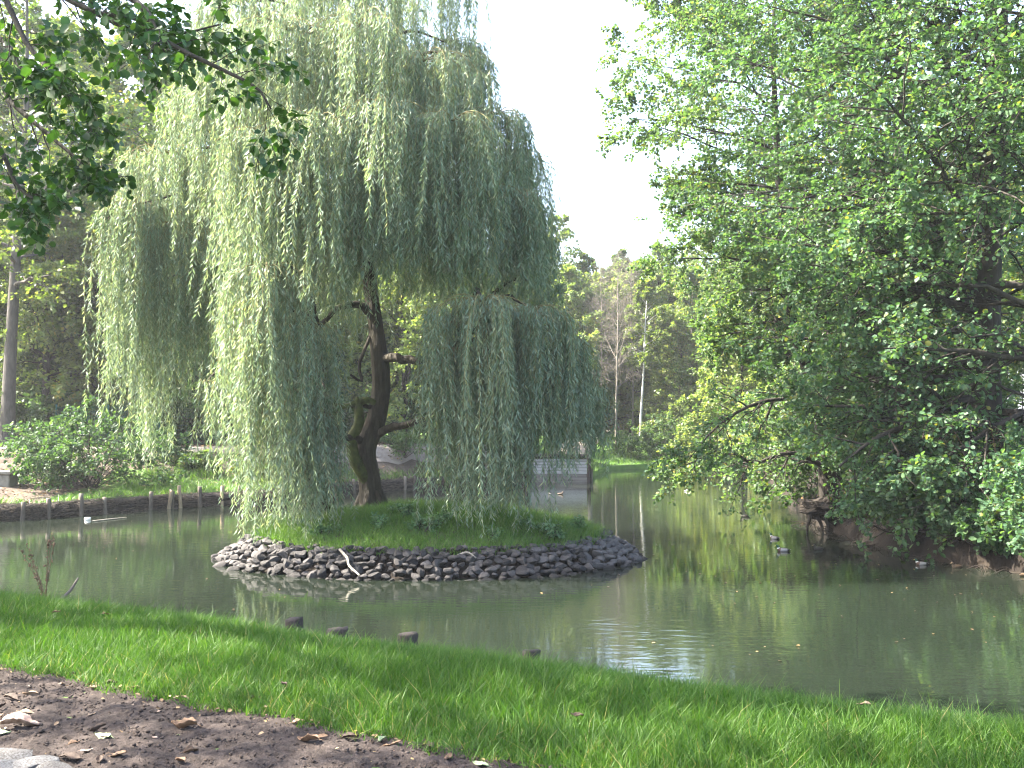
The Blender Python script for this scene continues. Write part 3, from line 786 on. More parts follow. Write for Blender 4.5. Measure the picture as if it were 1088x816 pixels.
def gen_tree(seed, H, r0, lean=(0, 0), n1=26, t1=(.3, .98), spread=4.5, prof=None, elev=(.9, .25), n2=8, n3=5, nleaf=10, leaf=.2, kind='quad',
             grav=-.15, azb=None, bare=False, trunk_pts=None, upn=1.0, flat=.7, wigt=.15, droop=.25, len2=.5, len3=.5):
    """returns (trunk+boughs bag, leaf arrays) in local coordinates"""
    g = np.random.default_rng(seed)
    K = 16
    if trunk_pts is None:
        s = np.linspace(0, 1, K)
        tp = np.stack([lean[0] * s ** 1.4, lean[1] * s ** 1.4, H * s], 1)
        tp[1:, :2] += np.cumsum(g.normal(size=(K - 1, 2)) * wigt * H / 60, 0)
    else:
        tp = resample(trunk_pts, K)
    trr = r0 * np.interp(np.linspace(0, 1, K), [0, .04, .15, .6, 1], [1.35, 1.05, .9, .55, .08])
    t = t1[0] + (t1[1] - t1[0]) * (np.arange(n1) + g.random(n1)) / n1
    p, _ = at(tp[None], t[None]); p = p[0]
    az = np.arange(n1) * 2.4 + g.normal(size=n1) * .4
    if azb is not None:
        bias = g.random(n1) < azb[1]
        az = np.where(bias, azb[0] + g.normal(size=n1) * .65, az)
    u = (t - t1[0]) / (t1[1] - t1[0])
    pr = np.interp(u, [0, .3, .7, 1], prof or [.8, 1, .75, .25])
    ln = spread * pr * (.75 + .5 * g.random(n1))
    el = elev[1] + (elev[0] - elev[1]) * u + g.normal(size=n1) * .12
    d = np.stack([np.cos(az) * np.cos(el), np.sin(az) * np.cos(el), np.sin(el)], 1)
    K1 = 9; s = np.linspace(0, 1, K1)
    P1 = p[:, None] + d[:, None] * (s[None, :, None] * ln[:, None, None])
    P1[..., 2] += grav * ln[:, None] * s[None] ** 2
    P1 += np.cumsum(g.normal(size=P1.shape) * .035 * ln[:, None, None] / 3, 1) * (s > 0)[None, :, None]
    P1[:, 0] = p
    ri = trr[np.clip((t * (K - 1)).astype(int), 0, K - 1)]
    R1 = (np.minimum(ri * .36, .024 * ln + .008))[:, None] * (1 - .82 * s)[None]
    P2, R2 = children(g, P1, R1, n2, .18, .98, .85, len2, 6, grav * .8, flat)
    P3, R3 = children(g, P2, R2, n3, .2, 1.0, .8, len3, 5, grav * .8, flat, lmin=.25)
    bag = Bag()
    Vt, Ft = tubes(tp, trr, 14); bag.add(Vt, Ft)
    build_wood(bag, [(P1, R1), (P2, R2), (P3, np.maximum(R3, .004))], [7, 4, 3])
    lv = None
    if not bare:
        Pe, Re = children(g, P1[:, 5:], R1[:, 5:], 3, .3, 1, .6, .3, 5, grav, flat, lmin=.3)
        bag.add(*tubes(Pe, np.maximum(Re, .004), 3))
        tips = np.concatenate([P3, Pe])
        lv = twigleaves(g, tips, nleaf, leaf, kind, upn, droop)
    return bag, lv, g

def finish_tree(root, bag, lv, g, bark, leafm, kind='quad', ar=.78, off=(0, 0, 0)):
    bag.obj('trunk', bark, root, True, off)
    if lv is not None:
        p, d, n, L = lv
        V, f = (leafhex if kind == 'hex' else leafquad)(p - np.asarray(off), d, n, L, L * ar)
        r = np.clip(g.random(len(p)), 0, 1)
        mk('crown', V, f, leafm, root, rnd=rnd2(r) if kind == 'hex' else r)

# ---- the big alders on the bank at the right
def gz(x, y): return float(height(np.array([x]), np.array([y]))[0])

def bank_tree(name, label, seed, px, D, H, r0, bark, leafm, trunk_px=None, **kw):
    b = W(px, 0, D); b[2] = gz(b[0], b[1]) - .1
    root = thing(name, label, 'tree', b)
    tpts = None
    if trunk_px:
        tpts = [np.zeros(3)] + [W(*q) - b for q in trunk_px]
    bag, lv, g = gen_tree(seed, H, r0, trunk_pts=tpts, kind='hex', **kw)
    print(name, len(lv[0]))
    finish_tree(root, bag, lv, g, bark, leafm, 'hex', .82)
    return root

bank_tree('alder_tree', 'dark thick-trunked alder on the bank behind the low shrub over the water', 51, 1052, 27.0, 19, .42, M['bark_dark'], M['alder'],
          trunk_px=[(1048, 440, 27), (1052, 300, 27), (1064, 150, 27.2), (1070, 40, 27.4), (1072, -120, 27.6), (1070, -320, 27.8)],
          n1=48, t1=(.07, .97), spread=6.2, prof=[.5, 1, 1, .5], elev=(.75, -.05), n2=10, n3=7, nleaf=30, leaf=.098, grav=-.16, azb=(PI * 1.03, .5), flat=.35)
bank_tree('alder_tree', 'pale straight-trunked alder standing behind the undercut roots', 52, 957, 32.0, 19, .26, M['bark_grey'], M['alder'],
          trunk_px=[(955, 420, 32), (953, 300, 32.2), (958, 180, 32.5), (962, 40, 32.6), (960, -140, 32.8), (955, -260, 33)],
          n1=44, t1=(.10, .97), spread=6.6, prof=[.35, .8, 1, .45], elev=(.8, 0), n2=10, n3=7, nleaf=28, leaf=.102, grav=-.14, azb=(PI, .55), flat=.35)
bank_tree('alder_tree', 'alder leaning out over the water with its crown against the white sky', 53, 880, 37.0, 19, .27, M['bark_dark'], M['alder_pale'],
          trunk_px=[(872, 440, 36.5), (858, 390, 36), (844, 345, 35.6), (836, 260, 35.2), (828, 150, 35), (826, 20, 35), (836, -120, 35)],
          n1=44, t1=(.33, .97), spread=5.3, prof=[.4, .75, 1.08, .65], elev=(.85, .05), n2=10, n3=7, nleaf=28, leaf=.11, grav=-.14, azb=(PI * .98, .35), flat=.4)
bank_tree('alder_tree', 'tall alder cut by the picture edge with large low leaves over the bank', 54, 1180, 25.0, 17, .33, M['bark_dark'], M['alder'],
          n1=42, t1=(.06, .97), spread=5.8, prof=[.8, 1, .9, .4], elev=(.8, 0), n2=9, n3=7, nleaf=20, leaf=.12, grav=-.16, azb=(PI * 1.05, .5), flat=.6)
bank_tree('alder_tree', 'slimmer alder with light green leaves behind the leaning one', 55, 930, 46.0, 20, .25, M['bark_grey'], M['alder_pale'],
          n1=34, t1=(.12, .97), spread=6.0, prof=[.9, 1, .9, .4], elev=(.8, .05), n2=8, n3=6, nleaf=14, leaf=.16, grav=-.12, azb=(PI, .4), flat=.6)

def shrub(name, label, seed, loc, H, spread, leafm, leaf, nst=9, n2=7, n3=4, nleaf=8, grav=-.25, azb=None, group=None, elev=.9, kind='hex', rz=0, bare=False, stemr=.022, ar=.75, barkm=None):
    g = np.random.default_rng(seed)
    root = thing(name, label, 'shrub', loc, rz, group)
    az = np.arange(nst) * 2.4 + g.normal(size=nst) * .3
    if azb is not None: az = np.where(g.random(nst) < azb[1], azb[0] + g.normal(size=nst) * .5, az)
    el = elev + g.normal(size=nst) * .2
    d = np.stack([np.cos(az) * np.cos(el), np.sin(az) * np.cos(el), np.sin(el)], 1)
    ln = (H * np.sin(np.clip(el, .2, 1.5)) + spread * np.cos(el)) * (.7 + .5 * g.random(nst))
    s = np.linspace(0, 1, 8)
    P1 = d[:, None] * (s[None, :, None] * ln[:, None, None]); P1[..., 2] += grav * ln[:, None] * s[None] ** 2
    P1[..., :2] += g.normal(size=(nst, 1, 2)) * .1
    R1 = np.repeat((stemr * (1 - .75 * s))[None], nst, 0)
    P2, R2 = children(g, P1, R1, n2, .15, 1, .8, .42, 6, grav * .7, .7)
    P3, R3 = children(g, P2, R2, n3, .2, 1, .7, .5, 5, grav * .6, .7, lmin=.12)
    bag = Bag(); build_wood(bag, [(P1, R1), (P2, R2), (P3, np.maximum(R3, .002))], [6, 4, 3])
    bag.obj('stem', barkm or M['bark_dark'], root, True)
    if not bare:
        p, dd, n, L = twigleaves(g, np.concatenate([P3, P2[:, -P3.shape[1]:]]), nleaf, leaf, kind)
        V, f = (leafhex if kind == 'hex' else leafquad)(p, dd, n, L, L * ar)
        r = g.random(len(p)); mk('crown', V, f, leafm, root, rnd=rnd2(r) if kind == 'hex' else r)
    return root

def gp(px, py_hint, D):
    p = W(px, py_hint, D); p[2] = gz(p[0], p[1]) - .04
    return p
shrub('bank_shrub', 'low broad-leaved shrub reaching from the dark bank out over the ducks', 61, gp(1046, 0, 25.0), 1.5, 2.3, M['shrub'], .125, 13, 8, 5, 7, -.22, (PI, .7), elev=.5)
shrub('bank_shrub', 'small leafy shrub low on the bank beside the tangle of red-brown stems', 62, gp(1075, 0, 22.8), .9, 1.0, M['shrub'], .13, 8, 6, 3, 6, -.2, (PI, .4), elev=.6)
shrub('bank_shrub', 'tall dim undergrowth shrub between the dark and the pale alder trunks', 63, gp(1000, 0, 33), 2.6, 2.6, M['wood_dark'], .15, 12, 8, 4, 8, -.15, elev=.8)
shrub('bank_shrub', 'spreading shrub growing above the undercut root stump', 64, gp(935, 0, 36), 2.2, 2.2, M['alder'], .14, 12, 8, 4, 8, -.2, (PI, .5), elev=.8)
shrub('bank_shrub', 'dense dark shrub behind the red-brown stems at the picture edge', 65, gp(1085, 0, 27.5), 3.0, 2.4, M['wood_dark'], .14, 12, 8, 4, 8, -.15, elev=.9)
shrub('bank_shrub', 'tall leafy shrub leaning over the water before the pale alder trunk', 161, gp(1000, 0, 29.5), 2.8, 2.2, M['alder'], .105, 18, 9, 6, 9, -.2, (PI, .3), elev=.8)
shrub('bank_shrub', 'leafy shrub hiding the foot of the thick dark alder', 162, gp(1040, 0, 26.2), 2.4, 2.2, M['alder'], .105, 18, 9, 6, 9, -.2, (PI, .4), elev=.8)
shrub('bank_shrub', 'leafy shrub filling the bank between the undercut roots and the pale alder', 163, gp(980, 0, 32.5), 2.8, 2.2, M['alder'], .11, 16, 9, 6, 9, -.2, (PI, .4), elev=.85)
shrub('bank_shrub', 'tall dark shrub behind the root stump under the leaning alder', 164, gp(880, 0, 39), 3.4, 3.0, M['wood_dark'], .17, 16, 9, 5, 8, -.15, elev=.85)
shrub('bank_shrub', 'dark undergrowth shrub between the leaning and the pale alder', 165, gp(950, 0, 38), 3.4, 3.0, M['wood_dark'], .17, 16, 9, 5, 8, -.15, elev=.85)
shrub('bank_shrub', 'low leafy growth spilling from the bank foot at the picture edge', 166, gp(1098, 0, 22.6), .8, 1.0, M['alder'], .10, 13, 8, 5, 8, -.3, (PI, .5), elev=.6)
shrub('bank_shrub', 'leafy growth on the bank above the brown hen duck', 167, gp(1052, 0, 24.6), 1.1, 1.5, M['alder'], .10, 13, 8, 5, 8, -.3, (PI, .5), elev=.6)
shrub('bank_shrub', 'leafy growth on the bank between the stump and the low broad-leaved shrub', 168, gp(965, 0, 28.6), 1.2, 1.1, M['wood_dark'], .12, 12, 8, 4, 7, -.3, (PI, .4), elev=.7)
shrub('bank_shrub', 'spreading leafy shrub on the alder bank just outside the picture edge', 171, gp(1190, 0, 20.5), 2.2, 2.2, M['alder'], .11, 16, 9, 5, 8, -.25, (PI, .4), elev=.75)
shrub('bank_shrub', 'broad leafy shrub further round the alder bank outside the picture edge', 172, gp(1330, 0, 18.0), 2.2, 2.4, M['alder'], .11, 16, 9, 5, 8, -.25, (PI, .4), elev=.75)
shrub('bare_shrub', 'tangle of bare red-brown stems rising from the bank', 66, gp(1078, 0, 24.3), 2.4, 1.3, None, .1, 16, 4, 2, 0, -.02, elev=1.1, bare=True, stemr=.02, barkm=M['redstem'])

# low boughs of the leaning alder reaching the water at mid picture
def bough(name, label, seed, ptspx, r0, leafm, leaf, n2=14, n3=6, nleaf=12, bark='bark_dark', len2=.22):
    g = np.random.default_rng(seed)
    P = resample([W(*q) for q in ptspx], 14)[None]; b = P[0, 0].copy(); b[2] = gz(b[0], b[1])
    R = np.linspace(r0, .012, 14)[None]
    P2, R2 = children(g, P, R, n2, .2, 1, .8, len2, 7, -.15, .5)
    P3, R3 = children(g, P2, R2, n3, .15, 1, .75, .5, 5, -.12, .6, lmin=.2)
    root = thing(name, label, 'tree', b)
    bag = Bag(); build_wood(bag, [(P, R), (P2, R2), (P3, np.maximum(R3, .004))], [9, 5, 3]); bag.obj('trunk', M[bark], root, True, b)
    p, d, n, L = twigleaves(g, np.concatenate([P3, P2[:, -P3.shape[1]:]]), nleaf, leaf, 'hex')
    V, f = leafhex(p - b, d, n, L, L * .82); mk('crown', V, f, leafm, root, rnd=rnd2(g.random(len(p))))
    return root
bough('leaning_alder', 'slender alder stem bending low over the water with sunlit leaves', 67, [(905, 520, 36), (880, 500, 35.5), (840, 480, 35), (800, 492, 34.5), (770, 476, 34), (738, 490, 33.5), (716, 498, 33)], .10, M['alder_pale'], .12, 20, 7, 12)
bough('leaning_alder', 'bent alder stem arching above the undercut roots towards the ducks', 68, [(930, 525, 34), (895, 455, 33), (850, 425, 32), (800, 430, 31), (760, 455, 30.5), (730, 490, 30)], .11, M['alder'], .11, 22, 7, 12)

# ------------------------------------------------------------------ woodland behind
PROTO = {}
def proto(key, seed, label, bark, leafm, **kw):
    root = thing(kw.pop('name', 'woodland_tree'), label, 'tree', (0, 0, 0))
    bag, lv, g = gen_tree(seed, **kw)
    finish_tree(root, bag, lv, g, bark, leafm, 'quad', .8)
    PROTO[key] = [root, False]
def place(key, px, D, scale, rz, label, group, x=None):
    p = gp(px, 0, D) if x is None else np.array([x, D, gz(x, D) - .05])
    root, used = PROTO[key]
    if not used:
        root.location = p; root.rotation_euler = (0, 0, rz); root.scale = (scale,) * 3 if not isinstance(scale, tuple) else scale
        root['label'] = label
        if group: root['group'] = group
        PROTO[key][1] = True
        return root
    return dup(root, p, rz, scale, label, group)

proto('broad', 71, '', M['bark_dark'], M['wood_green'], H=18, r0=.30, n1=30, t1=(.2, .97), spread=6.0, elev=(.9, .15), n2=9, n3=6, nleaf=13, leaf=.25)
proto('yellow', 72, '', M['bark_grey'], M['wood_yellow'], H=20, r0=.26, n1=28, t1=(.25, .97), spread=5.0, elev=(1.0, .3), n2=8, n3=5, nleaf=9, leaf=.24)
proto('dark', 73, '', M['bark_dark'], M['wood_dark'], H=13, r0=.25, n1=30, t1=(.06, .97), spread=5.0, prof=[1, 1, .8, .3], elev=(.9, .1), n2=9, n3=6, nleaf=13, leaf=.22)
proto('low', 78, '', M['bark_dark'], M['wood_bright'], H=12, r0=.22, n1=32, t1=(.05, .97), spread=4.6, prof=[1, 1, .8, .3], elev=(.9, .15), n2=9, n3=6, nleaf=12, leaf=.22)
proto('slim', 74, '', M['bark_grey'], M['wood_green'], H=17, r0=.18, n1=28, t1=(.2, .97), spread=3.2, prof=[.8, 1, .8, .3], elev=(1.1, .5), n2=8, n3=5, nleaf=11, leaf=.22)
proto('bare', 75, '', M['twig'], None, name='bare_tree', H=15.5, r0=.10, n1=30, t1=(.30, .97), spread=2.6, prof=[.9, 1, .7, .3], elev=(1.25, .75), n2=11, n3=10, grav=.05, bare=True, flat=1.0)

GL = 'trees along the far footpath'; GF = 'trees beyond the far shore'; GR = 'trees behind the alders'
gtb = gp(8, 0, 50)
gt = thing('woodland_tree', 'tall grey-trunked tree with thin yellowing leaves beside the shrub on the far bank', 'tree', gtb, 0, GL)
bag, lv, g = gen_tree(79, 24, .34, trunk_pts=[(0, 0, 0), W(10, 380, 50) - gtb, W(15, 250, 50) - gtb, W(22, 120, 50) - gtb, W(20, -60, 50) - gtb], n1=26, t1=(.38, .97), spread=5.5, elev=(1, .2), n2=8, n3=5, nleaf=9, leaf=.22)
finish_tree(gt, bag, lv, g, M['bark_mid'], M['wood_yellow'])
place('broad', 202, 53, 1.05, 1.1, 'dark-trunked tree standing behind the hanging willow tip beside the fence', GL)
place('yellow', -60, 60, 1.3, 1.9, 'yellowing tree behind the grey-trunked one, cut by the picture edge', GL)
place('yellow', 90, 66, 1.2, 2.6, 'thin-leaved yellow-green tree seen against bright sky gaps over the fence', GL)
place('broad', 120, 80, 1.15, 4.0, 'broad green tree deep behind the fence and its fallen trunk', GL)
place('dark', 75, 58, .8, .5, 'low dark tree just behind the wire fence', GL)
place('dark', 250, 57, .85, 2.2, 'dark low tree behind the middle willow strands', GL)
place('dark', -10, 62, .9, 3.2, 'dark low tree behind the overhanging bank shrub', GL)
place('broad', 300, 68, 1.0, 5.1, 'green tree showing between the willow trunk and its hanging strands', GL)
place('dark', 175, 66, .95, 1.2, 'shaded bushy tree behind the dark tree trunk', GL)
place('yellow', 420, 64, .95, .9, 'sunlit yellow-green tree seen through the open side of the willow', GL)
place('broad', 470, 72, .85, 2.9, 'green tree seen below the willow boughs beside its trunk', GL)
place('dark', 400, 62, .55, 4.4, 'low dark tree behind the willow trunk', GL)
place('yellow', 555, 92, .95, 3.3, 'brown-yellow tree rising behind the end of the willow crown', GF)
place('yellow', 592, 98, 1.0, 5.0, 'tallest brownish tree between the willow and the bare twiggy crowns', GF)
place('slim', 625, 100, 1.0, .8, 'slim green tree topping the skyline in the sky gap', GF)
place('slim', 660, 104, 1.05, 2.8, 'slim green tree behind the bare twiggy crowns', GF)
place('broad', 705, 98, .95, 2.0, 'pale green broad tree behind the white birch', GF)
place('yellow', 750, 92, .9, .2, 'sunlit yellow-green tree over the far shore beside the birch', GF)
place('slim', 735, 86, .85, 4.1, 'slim bushy tree on the far shore behind the low boughs', GF)
place('broad', 545, 80, .65, 3.9, 'short green tree above the plank weir', GF)
place('dark', 620, 112, .8, 1.4, 'dark low tree deep behind the far lawn', GF)
place('dark', 690, 115, .8, 2.4, 'dark low tree behind the little shed', GF)
place('broad', 800, 74, .85, .6, 'bright green tree glowing behind the leaning alder', GR)
place('yellow', 840, 66, .85, 1.7, 'yellow-green tree lit behind the alder boughs', GR)
place('broad', 960, 60, .95, 3.5, 'green tree filling the gap between the alder crowns', GR)
place('yellow', 1040, 54, .9, 5.2, 'yellowish tree glimpsed behind the thick dark alder', GR)
place('broad', 1130, 46, .9, 2.3, 'green tree at the picture edge behind the tall alder', GR)
place('dark', 900, 52, .55, 4.6, 'low dark tree behind the root stump bank', GR)
place('dark', 1020, 44, .5, 1.9, 'low dark tree behind the bare red-brown stems', GR)
place('dark', 1240, 42, .9, 2.7, 'dark low tree on the alder bank outside the picture edge', GR)
place('broad', 1340, 38, .9, 1.7, 'green tree on the alder bank well outside the picture edge', GR)
place('bare', 655, 82, 1.0, .4, 'bare twiggy tree with two pale stems on the far shore', 'bare trees on the far shore')
place('bare', 640, 88, .95, 2.5, 'bare twiggy tree standing just behind the two-stemmed one', 'bare trees on the far shore')
place('bare', 672, 90, 1.0, 4.5, 'bare twiggy tree beside the white birch', 'bare trees on the far shore')
for px, D, sc, rz, lab in [(335, 61, .95, 1, 'light green low-crowned tree behind the gap between old stump and willow trunk'), (430, 59, .9, 2, 'light green low-crowned tree right behind the willow trunk'), (485, 63, .95, 3, 'light green low-crowned tree behind the open side of the willow'),
                           (545, 72, .9, 4, 'light green low-crowned tree behind the low willow crown'), (615, 93, 1.15, 5, 'light green low-crowned tree on the far lawn behind the weir'), (700, 95, 1.2, .5, 'light green low-crowned tree behind the birch trunk'), (745, 90, 1.1, 1.5, 'light green low-crowned tree over the far end of the pond'),
                           (655, 108, 1.3, 2.5, 'light green low-crowned tree behind the bare twiggy trees'), (790, 66, .9, 3.5, 'light green low-crowned tree glowing below the leaning alder'), (850, 58, .85, 4.5, 'light green low-crowned tree behind the bent alder stem'), (722, 87, .8, 5.2, 'light green low-crowned tree on the shore just beside the birch'), (640, 92, .7, .8, 'smaller light green tree at the foot of the bare twiggy trees'), (48, 54.5, 1.0, 1.9, 'light green low-crowned tree between the grey trunk and the fence'), (108, 57, 1.05, 3.1, 'light green low-crowned tree behind the fence posts'), (222, 60, 1.0, .2, 'light green low-crowned tree behind the dark tree trunk'), (600, 90, 1.15, 2.2, 'light green low-crowned tree showing past the end of the willow crown'), (672, 96, 1.25, 4.0, 'light green low-crowned tree directly behind the birch')]:
    place('low', px, D, sc, rz, lab, 'light green low trees round the pond')
for px, D, k, sc, rz, lab in [(55, 62, 'broad', 1.35, 2.2, 'tall broad tree rising behind the grey trunk and the fence'), (150, 63, 'yellow', 1.25, 3.7, 'tall yellowing tree just behind the outer willow strands'), (-20, 57, 'broad', 1.2, .4, 'tall green tree cut by the picture edge behind the grey trunk'), (190, 70, 'broad', 1.3, 5.3, 'tall green tree behind the top of the outer willow strands')]:
    place(k, px, D, sc, rz, lab, GL)
# rows further off that close the wood
far_i = 0
for px, D, k, sc in [(-150, 90, 'broad', 1.2), (-30, 95, 'broad', 1.25), (60, 100, 'yellow', 1.3), (180, 98, 'broad', 1.1), (270, 95, 'broad', 1.1), (360, 92, 'yellow', 1.05), (440, 100, 'broad', 1.0),
                     (510, 108, 'broad', .9), (580, 125, 'broad', 1.0), (650, 130, 'broad', 1.05), (720, 128, 'broad', 1.0), (790, 110, 'broad', 1.0), (870, 95, 'broad', 1.1), (960, 85, 'broad', 1.1), (1060, 76, 'broad', 1.1), (1150, 70, 'yellow', 1.1)] + [(-120 + 62 * q, 118 + 14 * (q % 3) - (8 if q < 8 else 0), 'dark', 1.25 + .12 * (q % 4)) for q in range(20)] + [(-60 + 75 * q, 74 + 5 * (q % 2), 'dark', .9) for q in range(6)]:
    place(k, px, D, sc, far_i * 1.3, 'tree of the closed wood behind the pond, hardly told from its neighbours', 'trees of the wood behind the pond'); far_i += 1

# birch
bp_ = gp(680, 0, 85)
bt = thing('birch_tree', 'slender birch with a bright white trunk on the far shore', 'tree', bp_)
bag, lv, g = gen_tree(77, 15, .125, trunk_pts=[(0, 0, 0), W(681, 440, 85) - bp_, W(684, 395, 85) - bp_, W(686, 345, 85.3) - bp_, W(690, 290, 85.5) - bp_], n1=20, t1=(.5, .97), spread=2.4, n2=8, n3=6, nleaf=11, leaf=.19, grav=-.35, elev=(1, .6))
finish_tree(bt, bag, lv, g, M['birch'], M['wood_yellow'])

# undergrowth
shp = shrub('undergrowth_shrub', 'dark leafy bush under the trees by the wire fence', 81, gp(60, 0, 51.5), 2.4, 2.2, M['wood_dark'], .2, 10, 7, 4, 7, -.15, kind='quad', group='bushes on the far bank')
for px, D, sc, rz, lab in [(20, 53, 1.2, 1, 'dark bush at the foot of the grey-trunked tree'), (110, 55, 1.0, 2, 'dark bush behind the fence posts'), (170, 52.5, .9, 3, 'dark bush beside the pale-leaved seedlings'), (225, 53, 1.3, 4, 'dark bush next to the dark tree trunk'),
                           (262, 52, 1.1, 5, 'dark bush behind the mid willow strands'), (320, 55, 1.2, .6, 'dark bush behind the leaning stump'), (360, 56, 1.0, 1.6, 'dark bush over the bare soil slope'), (450, 57, 1.1, 2.6, 'low green bush beside the willow trunk, across the water'), (430, 52.8, .6, 4.6, 'small bush at the water edge behind the willow trunk'),
                           (490, 60, 1.0, 3.6, 'dark bush behind the hanging strands of the low crown'), (700, 82, 1.0, 5.6, 'dark bush under the white birch'), (730, 82, 1.2, .2, 'dark bush on the far shore behind the low boughs'), (662, 80.5, .7, 2.1, 'small dark bush at the water line below the bare trees'), (690, 80, .8, 3.3, 'small dark bush at the water line below the birch'), (770, 80, 1.3, 1.2, 'dark bush where the far shore meets the alders')]:
    dup(shp, gp(px, 0, D), rz, sc, lab, 'bushes on the far bank')

# overhanging leafy shrub on the left bank, pale seedlings
shrub('bank_shrub', 'large arching shrub with mixed green and yellowing leaves hanging over the revetment', 82, gp(98, 0, 39.6), 3.7, 2.4, M['shrub'], .13, 26, 9, 5, 8, -.34, (PI * .9, .35), elev=.95)
shrub('leafy_seedling', 'pale-leaved seedling on the bank below the hanging willow tips', 83, gp(182, 0, 44.5), 1.6, .35, M['shrub'], .18, 5, 6, 3, 5, -.1, elev=1.3)
shrub('bank_shrub', 'low rounded shrub on the bank beside the pale seedling', 84, gp(208, 0, 44), .8, .7, M['wood_green'], .16, 9, 6, 3, 6, -.15, elev=.8)
shrub('bank_shrub', 'small bushy plant above the stakes beyond the willow strands', 85, gp(262, 0, 44.5), .8, .7, M['wood_green'], .16, 9, 6, 3, 6, -.15, elev=.8)

# far bank grass and litter
rng = np.random.default_rng(91)
def bank_grass(name, n, xr, yr, keepf, L0, mat):
    x = xr[0] + (xr[1] - xr[0]) * rng.random(n); y = yr[0] + (yr[1] - yr[0]) * rng.random(n)
    d, ins, _ = segdist(x, y, POND, True); p, _, s = segdist(x, y, PATHL, False)
    k = keepf(x, y, d, ins, p, s); x, y = x[k], y[k]
    cl = .5 + .5 * np.sin(x * 1.3 + 1.2 * np.sin(y * 1.1)) * np.sin(y * 1.5 + x * .5)
    V, f = blades(np.stack([x, y, height(x, y) - .01], 1), L0 * (.5 + rng.random(len(x))) * (.5 + cl), .014 + .016 * rng.random(len(x)), rng, lean=.45, bend=.8)
    r = np.clip(rng.random(len(x)) * .8 + .3 * (cl - .5), 0, 1)
    return tag(mk(name, V, f, mat, rnd=rnd2(r)), kind='stuff')
def patch(x, y): return np.sin(x * .8 + 2 * np.sin(y * .45)) + np.sin(y * 1.1 - x * .5) * .6
bank_grass('bank_grass', 90000, (-20, 2), (33, 57), lambda x, y, d, ins, p, s: (~ins) & (s < 0) & (p > 1.3) & ((patch(x, y) > .1) | ((x > -15) & (x < -10) & (d < 4.2)) | (d < .5)) & ~((x < -15.2) & (d > .6)), .22, M['bank_grass'])
bank_grass('shore_grass', 40000, (4, 24), (60, 92), lambda x, y, d, ins, p, s: (~ins) & (d < 16) & (p > 1.4) & (y > 60), .2, M['bank_grass'])
bank_grass('weir_grass', 9000, (0, 5), (58.0, 61.5), lambda x, y, d, ins, p, s: (~ins) & (y > 58.2), .6, M['bank_grass'])
n = 14000
x = -22 + 34 * rng.random(n); y = 33 + 30 * rng.random(n)
d, ins, _ = segdist(x, y, POND, True); k = ~ins
p = np.stack([x[k], y[k], height(x[k], y[k]) + .03], 1)
a = rng.random(len(p)) * 2 * PI
dv = np.stack([np.cos(a), np.sin(a), .3 * rng.normal(size=len(p))], 1); dv = nrm(dv)
nv = rng.normal(size=p.shape) * .4; nv[:, 2] += 1; nv = nrm(nv - dv * (nv * dv).sum(-1, keepdims=True))
V, f = leafquad(p, dv, nv, .07 + .08 * rng.random(len(p)), .06 + .05 * rng.random(len(p)))
tag(mk('leaf_litter', V, f, M['litter'], rnd=rng.random(len(p))), kind='stuff')

# ------------------------------------------------------------------ left bank revetment
shore = resample([(-31, 31.2, 0), (-24, 31.6, 0), (-19.5, 32.65, 0), (-16.7, 34.2, 0), (-15.2, 36, 0), (-13.2, 39.2, 0), (-10.3, 42, 0), (-7.9, 47.5, 0), (-4.4, 52, 0), (.2, 56.6, 0)], 260)
tn = nrm(np.gradient(shore, axis=0)); wat = np.stack([tn[:, 1], -tn[:, 0], 0 * tn[:, 0]], 1)
rng = np.random.default_rng(95)
zz = np.linspace(-.35, .56, 9)
G = np.zeros((len(shore), 9, 3))
for k, z in enumerate(zz):
    bulge = .10 + .16 * math.sin((z + .35) / .91 * PI * .85)
    G[:, k] = shore + wat * (bulge + rng.normal(size=(len(shore), 1)) * .05); G[:, k, 2] = z + rng.normal(size=len(shore)) * .03
G[:, 8] = shore - wat * .35; G[:, 8, 2] = .50
i = np.arange(G.shape[0] * 9).reshape(-1, 9)
Fq = np.stack([i[:-1, :-1], i[1:, :-1], i[1:, 1:], i[:-1, 1:]], -1).reshape(-1, 4)
rv = thing('bank_revetment', 'dark matted brushwood edging holding the far bank above the water', 'bank edging', (0, 0, 0))
mk('brush_bank', G.reshape(-1, 3), Fq, M['roots'], rv)
b = Bag(); PPt = []
for _ in range(900):
    k = int(rng.integers(30, len(shore) - 12)); m = int(rng.integers(4, 11))
    q = shore[np.linspace(k, min(k + m, len(shore) - 1), 6).astype(int)] + wat[k] * (.24 + .08 * rng.random())
    q = q.copy(); q[:, 2] = rng.random() * .55 - .02 + rng.normal() * .05 * np.linspace(-1, 1, 6) + rng.normal(size=6) * .02
    PPt.append(q)
b.add(*tubes(np.array(PPt), np.full((900, 6), .009), 4)); b.obj('withy', M['stickm'], rv)

